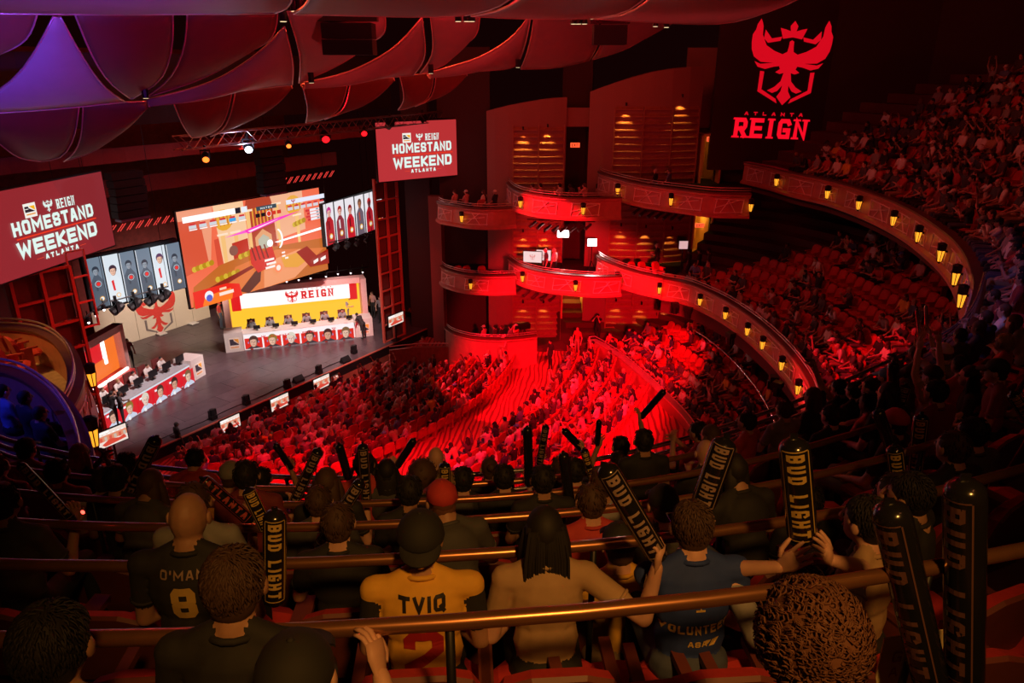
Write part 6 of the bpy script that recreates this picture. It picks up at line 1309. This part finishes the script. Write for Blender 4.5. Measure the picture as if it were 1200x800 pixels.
# parterre, mezzanine, uppermost tier
def along(path, off, step):
    Q = offset(path, -off); Nn = normals(Q); out = []; acc = 0
    for j in range(len(Q) - 1):
        a = Vector(Q[j]); b = Vector(Q[j + 1]); L = (b - a).length
        while acc < L: out.append((a.lerp(b, acc / L), Nn[j])); acc += step
        acc -= L
    return out
for k in range(7):
    for i, (p, n) in enumerate(along(PWs, .6 + .9 * k, .57)):
        if p.y > 35.8 or p.y < 22: continue
        cell((p.x, p.y, .75 + .3 * k), n, 'seats beyond the parterre wall', k + 1, i + 1, (.88, .85, .75, .5, .35, .3, .3)[k] if p.y < 33 or k < 2 else .3, ALLP, [5, 2, .6, .6, 1.5, 1.5], .7)
for k in range(11):
    for i, (p, n) in enumerate(along(MPs, .6 + .9 * k, .57)):
        if p.y > 33.5 - .3 * k or p.y < 17: continue
        g = math.sin(i * .35 + k * 1.3) + math.sin(i * .13 - k * .9)
        cell((p.x, p.y, 5.0 + .33 * k), n, 'right hand mezzanine', k + 1, i + 1, .85 if (g > .1 or p.y < 22) else .2, ALLP, [6, 1.2, .3, .4, 1.5, 2], .7)
for k in range(15):
    for i, (p, n) in enumerate(along(UP, .6 + .9 * k, .58)):
        z = upz(k); near = p.y < 6.9 and p.x < 6 and k < 6
        if k >= 5 and p.x < 2.6: continue
        if k >= 4 and p.x < 1.9: continue
        occ = .86 if k < 13 else .5
        if p.y > 33: continue
        if near and p.x > 2.3 and k >= 3: occ = .25
        cell((p.x, p.y, z), n, 'uppermost tier', k + 1, i + 1, occ, ALLP, [5, 1.6, .5, .9, 1.2, 1.6], .75, R(8) if near else 0, vis=not near)
# hand-placed people: stage, boxes, aisles
def spot(u, v, Y, zfloor, pose, look, label, rz, seat=False):
    p = atY(u, v, Y); x = p.x * 1.0; PEOPLE.append(dict(pos=(x, Y, zfloor), rz=rz, pose=pose, look=look, d=1, label=label))
for (x, y, rz, nm, k) in STAGE_P:
    lk = ('grey' if nm == 'right' else 'white', 'black', 'light', 'short', ('black', 'brown', 'blond', 'black', 'brown', 'black')[k], 'black')
    PEOPLE.append(dict(pos=(x, y, .16), rz=rz + PI + PI, pose='desk', look=lk, d=1, label='player in %s shirt behind the %s desk, %s from the audience left' % ('grey' if nm == 'right' else 'white', nm, ordn(k + 1))))
def stg(u, v, z, pose, look, label, rz): p = atz(u, v, z); PEOPLE.append(dict(pos=(p.x, p.y, z), rz=rz, pose=pose, look=look, d=1, label=label))
FA = R(-123)      # facing the audience
stg(410, 379, .02, 'standfront', ('grey', 'grey', 'light', 'bald', 'brown', 'black'), 'standing person in a grey shirt beside the yellow backdrop', FA)
stg(427, 397, .02, 'bend', ('black', 'black', 'light', 'short', 'black', 'black'), 'person in black bending over the right end of the long desk', R(60))
stg(438, 372, .02, 'stand', ('pink', 'black', 'light', 'short', 'brown', 'black'), 'person in pink waiting in the right wing of the stage', R(150)); stg(447, 378, .02, 'stand', ('grey', 'black', 'light', 'short', 'black', 'black'), 'person in grey waiting in the right wing of the stage', R(170))
stg(260, 385, .02, 'stand', ('red', 'denim', 'medium', 'cap', 'black', 'red'), 'person in a red shirt standing left of the yellow backdrop', R(-90)); stg(155, 432, .02, 'stand', ('maroon', 'black', 'medium', 'short', 'black', 'black'), 'person in dark red standing at the end of the left team stand', FA)
stg(137, 500, .02, 'camera', ('black', 'black', 'medium', 'short', 'black', 'black'), 'camera operator in black at the lower end of the left desk', R(-20)); stg(146, 500, .02, 'standfront', ('black', 'black', 'dark', 'short', 'black', 'black'), 'stagehand in black beside the monitor at the left tower', R(-60))
stg(455, 396, -.2, 'stand', ('black', 'black', 'dark', 'short', 'black', 'black'), 'stagehand in black behind the monitor at the right tower', FA)
stg(213, 536, -1.0, 'stand', ('black', 'black', 'dark', 'short', 'black', 'black'), 'guard in black standing at the left end of the front stalls', R(-40))
stg(497, 428, -.5, 'stand', ('red', 'khaki', 'light', 'short', 'brown', 'black'), 'person in a red shirt standing by the front cross wall', R(160)); stg(547, 430, -.3, 'stand', ('black', 'black', 'light', 'short', 'black', 'black'), 'person in a black shirt with hands on hips below the ground level box', R(175))
stg(645, 434, .2, 'stand', ('black', 'black', 'medium', 'short', 'black', 'black'), 'person in black standing in the cross aisle near the lit doorway', R(120)); stg(676, 418, .3, 'stand', ('red', 'khaki', 'light', 'bald', 'brown', 'black'), 'tall person in a red shirt standing right of the lit doorway', R(140)); stg(626, 497, .1, 'stand', ('black', 'khaki', 'medium', 'short', 'black', 'black'), 'person in a black shirt and pale trousers walking up the cross aisle', R(20))
stg(700, 402, .8, 'camera', ('black', 'black', 'light', 'short', 'black', 'black'), 'photographer in black above the start of the parterre wall', R(150)); stg(606, 414, .3, 'camera', ('red', 'black', 'light', 'cap', 'black', 'white'), 'camera operator in a white cap on the platform left of the cross aisle', R(110)); stg(592, 428, .2, 'standfront', ('pink', 'black', 'light', 'cap', 'black', 'white'), 'person in a pale cap below the camera platform', R(110))
for i, (u, z, lk, ps) in enumerate([(533, 7.85, ('pink', 'black', 'light', 'short', 'brown', 'black'), 'lap'), (546, 7.85, ('pink', 'black', 'light', 'cap', 'brown', 'white'), 'cross'), (567, 7.85, ('white', 'black', 'light', 'long', 'brown', 'black'), 'lap'), (580, 7.85, ('black', 'black', 'light', 'cap', 'grey', 'white'), 'lap')]): spot(u, 236, 37.4, z, ps, lk, 'spectator, %s from left in the upper box nearest the stage' % ordn(i + 1), R(60))
for i, (u, lk, ps) in enumerate([(624, ('white', 'black', 'light', 'short', 'brown', 'black'), 'lap'), (633, ('pink', 'black', 'light', 'short', 'black', 'black'), 'cross'), (657, ('white', 'black', 'light', 'short', 'black', 'black'), 'clap'), (674, ('charcoal', 'black', 'dark', 'short', 'black', 'black'), 'lean'), (686, ('pink', 'black', 'light', 'short', 'brown', 'black'), 'clap')]): spot(u, 222, 34.6, 8.6, ps, lk, 'spectator, %s from left in the upper centre box' % ordn(i + 1), R(50))
for i, (u, lk) in enumerate([(768, ('black', 'black', 'light', 'short', 'grey', 'black')), (784, ('blue', 'black', 'light', 'short', 'brown', 'black'))]): spot(u, 205, 35.2, 9.2, 'lap', lk, 'spectator, %s of two on the long upper right balcony' % ordn(i + 1), R(60))
for u, lk, ps, lb in [(640, ('charcoal', 'black', 'light', 'bald', 'brown', 'black'), 'stand', 'left of the two commentators, in dark red light'), (650, ('white', 'black', 'light', 'bald', 'brown', 'black'), 'stand', 'right of the two commentators, in a pale jacket')]: spot(u, 298, 35.6, 4.82, ps, lk, lb, R(100) if u == 640 else R(60))
spot(771, 298, 35.2, 5.15, 'standfront', ('black', 'black', 'light', 'short', 'grey', 'black'), 'person standing behind the empty red chairs left of the mezzanine', R(60))
for u, lk, lb in [(808, ('black', 'black', 'dark', 'short', 'black', 'black'), 'left'), (820, ('black', 'black', 'medium', 'short', 'black', 'black'), 'middle'), (831, ('charcoal', 'black', 'medium', 'short', 'black', 'black'), 'right')]: spot(u, 300, 34.2, 5.1, 'stand', lk, '%s of three people in black standing by the mezzanine doorway' % lb, R(60))
for i, (u, lk) in enumerate([(567, ('pink', 'black', 'light', 'cap', 'brown', 'white')), (580, ('charcoal', 'black', 'light', 'short', 'black', 'black')), (588, ('black', 'black', 'light', 'short', 'brown', 'black')), (598, ('grey', 'black', 'light', 'short', 'black', 'black'))]): spot(u, 388, 37.2, .6, 'lap', lk, 'spectator, %s from left in the ground level box' % ordn(i + 1), R(60))
for i, (u, v, Y, z, lk) in enumerate([(8, 478, 9.4, 9.2, ('blue', 'black', 'light', 'short', 'black', 'black')), (34, 486, 9.4, 9.2, ('black', 'black', 'dark', 'short', 'black', 'black')), (52, 505, 9.3, 9.2, ('black', 'black', 'medium', 'short', 'black', 'black'))]): PB = atz(u, v, z + .9); PEOPLE.append(dict(pos=(PB.x, PB.y, z), rz=R(-30), pose='lap', look=lk, d=1, label='dim spectator, %s from left inside the blue lit side box' % ordn(i + 1)))
# largest 300 people on their own, the rest of the packed stalls as one
PEOPLE.sort(key=lambda d: d['d']); NIND = 320
for d in PEOPLE[:NIND]: put_person(d, 'mid' if 1 < d['d'] < 10 else 'lo')
allmats = [SKIN[k] for k in SKIN] + [SHIRT[k] for k in SHIRT] + [PANTS[k] for k in PANTS] + [HAIR[k] for k in HAIR] + [HAT[k] for k in HAT] + [EYE, SHOE, LIP]; ix = {m.name: i for i, m in enumerate(allmats)}
def join(lst, fn, name, mats, label, cat):
    import numpy as np
    V = []; Fv = []; Fs = []; Mi = []; off = 0
    for d in lst:
        mb, mp = fn(d)
        key = id(mb)
        if not hasattr(mb, 'np'): mb.np = (np.array(mb.v, 'f4'), np.array([i for f in mb.f for i in f], 'i4'), np.array([len(f) for f in mb.f], 'i4'), np.array(mb.m, 'i4'))
        v, fi, fs, m = mb.np; c, s_ = math.cos(d['rz']), math.sin(d['rz']); r_ = np.array([[c, -s_, 0], [s_, c, 0], [0, 0, 1]], 'f4')
        V.append(v @ r_.T + np.array(d['pos'], 'f4')); Fv.append(fi + off); Fs.append(fs); Mi.append(np.array(mp, 'i4')[m]); off += len(v)
    V = np.concatenate(V); Fv = np.concatenate(Fv); Fs = np.concatenate(Fs); Mi = np.concatenate(Mi)
    me = bpy.data.meshes.new(name); me.vertices.add(len(V)); me.vertices.foreach_set('co', V.ravel()); me.loops.add(len(Fv)); me.loops.foreach_set('vertex_index', Fv); me.polygons.add(len(Fs)); st_ = np.concatenate([[0], np.cumsum(Fs)[:-1]]).astype('i4'); me.polygons.foreach_set('loop_start', st_)
    for m in mats: me.materials.append(m)
    me.polygons.foreach_set('material_index', Mi); me.polygons.foreach_set('use_smooth', [cat == 'crowd'] * len(Fs)); me.update(calc_edges=True); me.validate()
    o = bpy.data.objects.new(name, me); C.objects.link(o); tag(o, label, cat); o['kind'] = 'stuff'; return o
def pfn(d):
    sh, pa, sk, hk, hc, cc = d['look']; return lo_mesh(d['pose'], hk)[0], [ix['skin_' + sk], ix['shirt_' + sh], ix['pants_' + pa], ix['eye_dark'], ix['shoe_black'], ix['lips'], ix['hair_' + hc], ix['cap_' + cc]]
if len(PEOPLE) > NIND: join(PEOPLE[NIND:], pfn, 'crowd', allmats, 'the remaining packed crowd in the red lit stalls and furthest rows', 'crowd')
SEATS.sort(key=lambda d: d['d']); NS = 300
for d in SEATS[:NS]:
    if d['d'] < 9:
        t = thing('theater_seat', d['label'], 'seat', d['pos'], d['rz'], 'auditorium seats')
        for nm, me in SPARTS: o = bpy.data.objects.new(nm, me); C.objects.link(o); o.parent = t
    else:
        o = bpy.data.objects.new('theater_seat', SEATME); C.objects.link(o); o.location = d['pos']; o.rotation_euler = (0, 0, d['rz']); o.scale = (1.06, 1, 1); tag(o, d['label'], 'seat', 'auditorium seats')
if len(SEATS) > NS: join(SEATS[NS:], lambda d: (allm, [0, 1]), 'seat_rows', [SEATM, SEATME.materials[1]], 'the remaining far rows of red auditorium seats', 'seats')
# seats of the hand-placed front rows and the loose chairs in the boxes
def xs(x, y, z, rz, lb):
    t = thing('theater_seat', lb, 'seat', (x, y, z), rz, 'auditorium seats')
    for nm, me in SPARTS: o = bpy.data.objects.new(nm, me); C.objects.link(o); o.parent = t
for (x, nm) in ((-1.36, 'the number 8 jersey'), (-.37, 'the yellow TVIQ jersey'), (.15, 'the very long dark hair'), (.78, 'the navy VOLUNTEER shirt')): xs(x, 2.36, ZR(4) - .03, R(4), 'red seat under the person with ' + nm)
for (x, nm) in ((.46, 'between the long dark hair and VOLUNTEER shirt'), (1.1, 'hidden behind the curly hair'), (1.72, 'left of the biggest upright stick'), (2.3, 'right of the biggest upright stick')): xs(x, 2.30 + .12 * max(0, x - .5), ZR(4) - .03, R(8), 'red seat ' + nm)
for nm, pts, z, Y in (('middle box nearest the stage', [(540, 305), (550, 305), (568, 306)], 4.3, 37.0), ('middle balcony left of the mezzanine', [(732, 305), (745, 307), (757, 309), (773, 311)], 5.15, 34.6), ('upper box nearest the stage', [(560, 236)], 7.8, 37.4)):
    for i, (u, v) in enumerate(pts):
        p_ = atY(u, v, Y); o = bpy.data.objects.new('box_chair', SEATME); C.objects.link(o); o.location = (p_.x, Y, z); o.rotation_euler = (0, 0, R(40) + PI * (nm[0] == 'm')); tag(o, 'red chair %s from left in the %s' % (ordn(i + 1), nm), 'chair', 'chairs in the boxes')
for i, (u, v, r_) in enumerate([(12, 412, 20), (34, 420, 40), (22, 436, 60)]):
    p_ = atz(u, v, 8.8); o = bpy.data.objects.new('box_chair', SEATME); C.objects.link(o); o.location = (p_.x, p_.y, 8.5); o.rotation_euler = (0, 0, R(-r_)); tag(o, 'red chair %s from left in the amber lit side box' % ordn(i + 1), 'chair', 'chairs in the boxes')
light('side_box_lamp', 'SPOT', (-12.2, 14.2, 12.6), (-11.3, 14, 8.5), 420, (1, .45, .08), .1, 70, .6)
# broadcast camera in the cross aisle
pc = atz(608, 412, .35); t = thing('broadcast_camera', 'broadcast camera on a tripod on the platform left of the cross aisle', 'camera', (pc.x + .3, pc.y, .35), R(120)); m3 = MB(); m3.box((0, 0, 1.5), (.28, .6, .3)); m3.tube([(0, .3, 1.5), (0, .55, 1.5)], [.1, .12], 10); m3.build('camera_body', BLACK, t)
m3 = MB()
for k in range(3): m3.tube([(0, 0, 1.35), (.45 * math.cos(k * 2.1), .45 * math.sin(k * 2.1), 0)], .03, 5)
m3.build('tripod', BLACK, t)
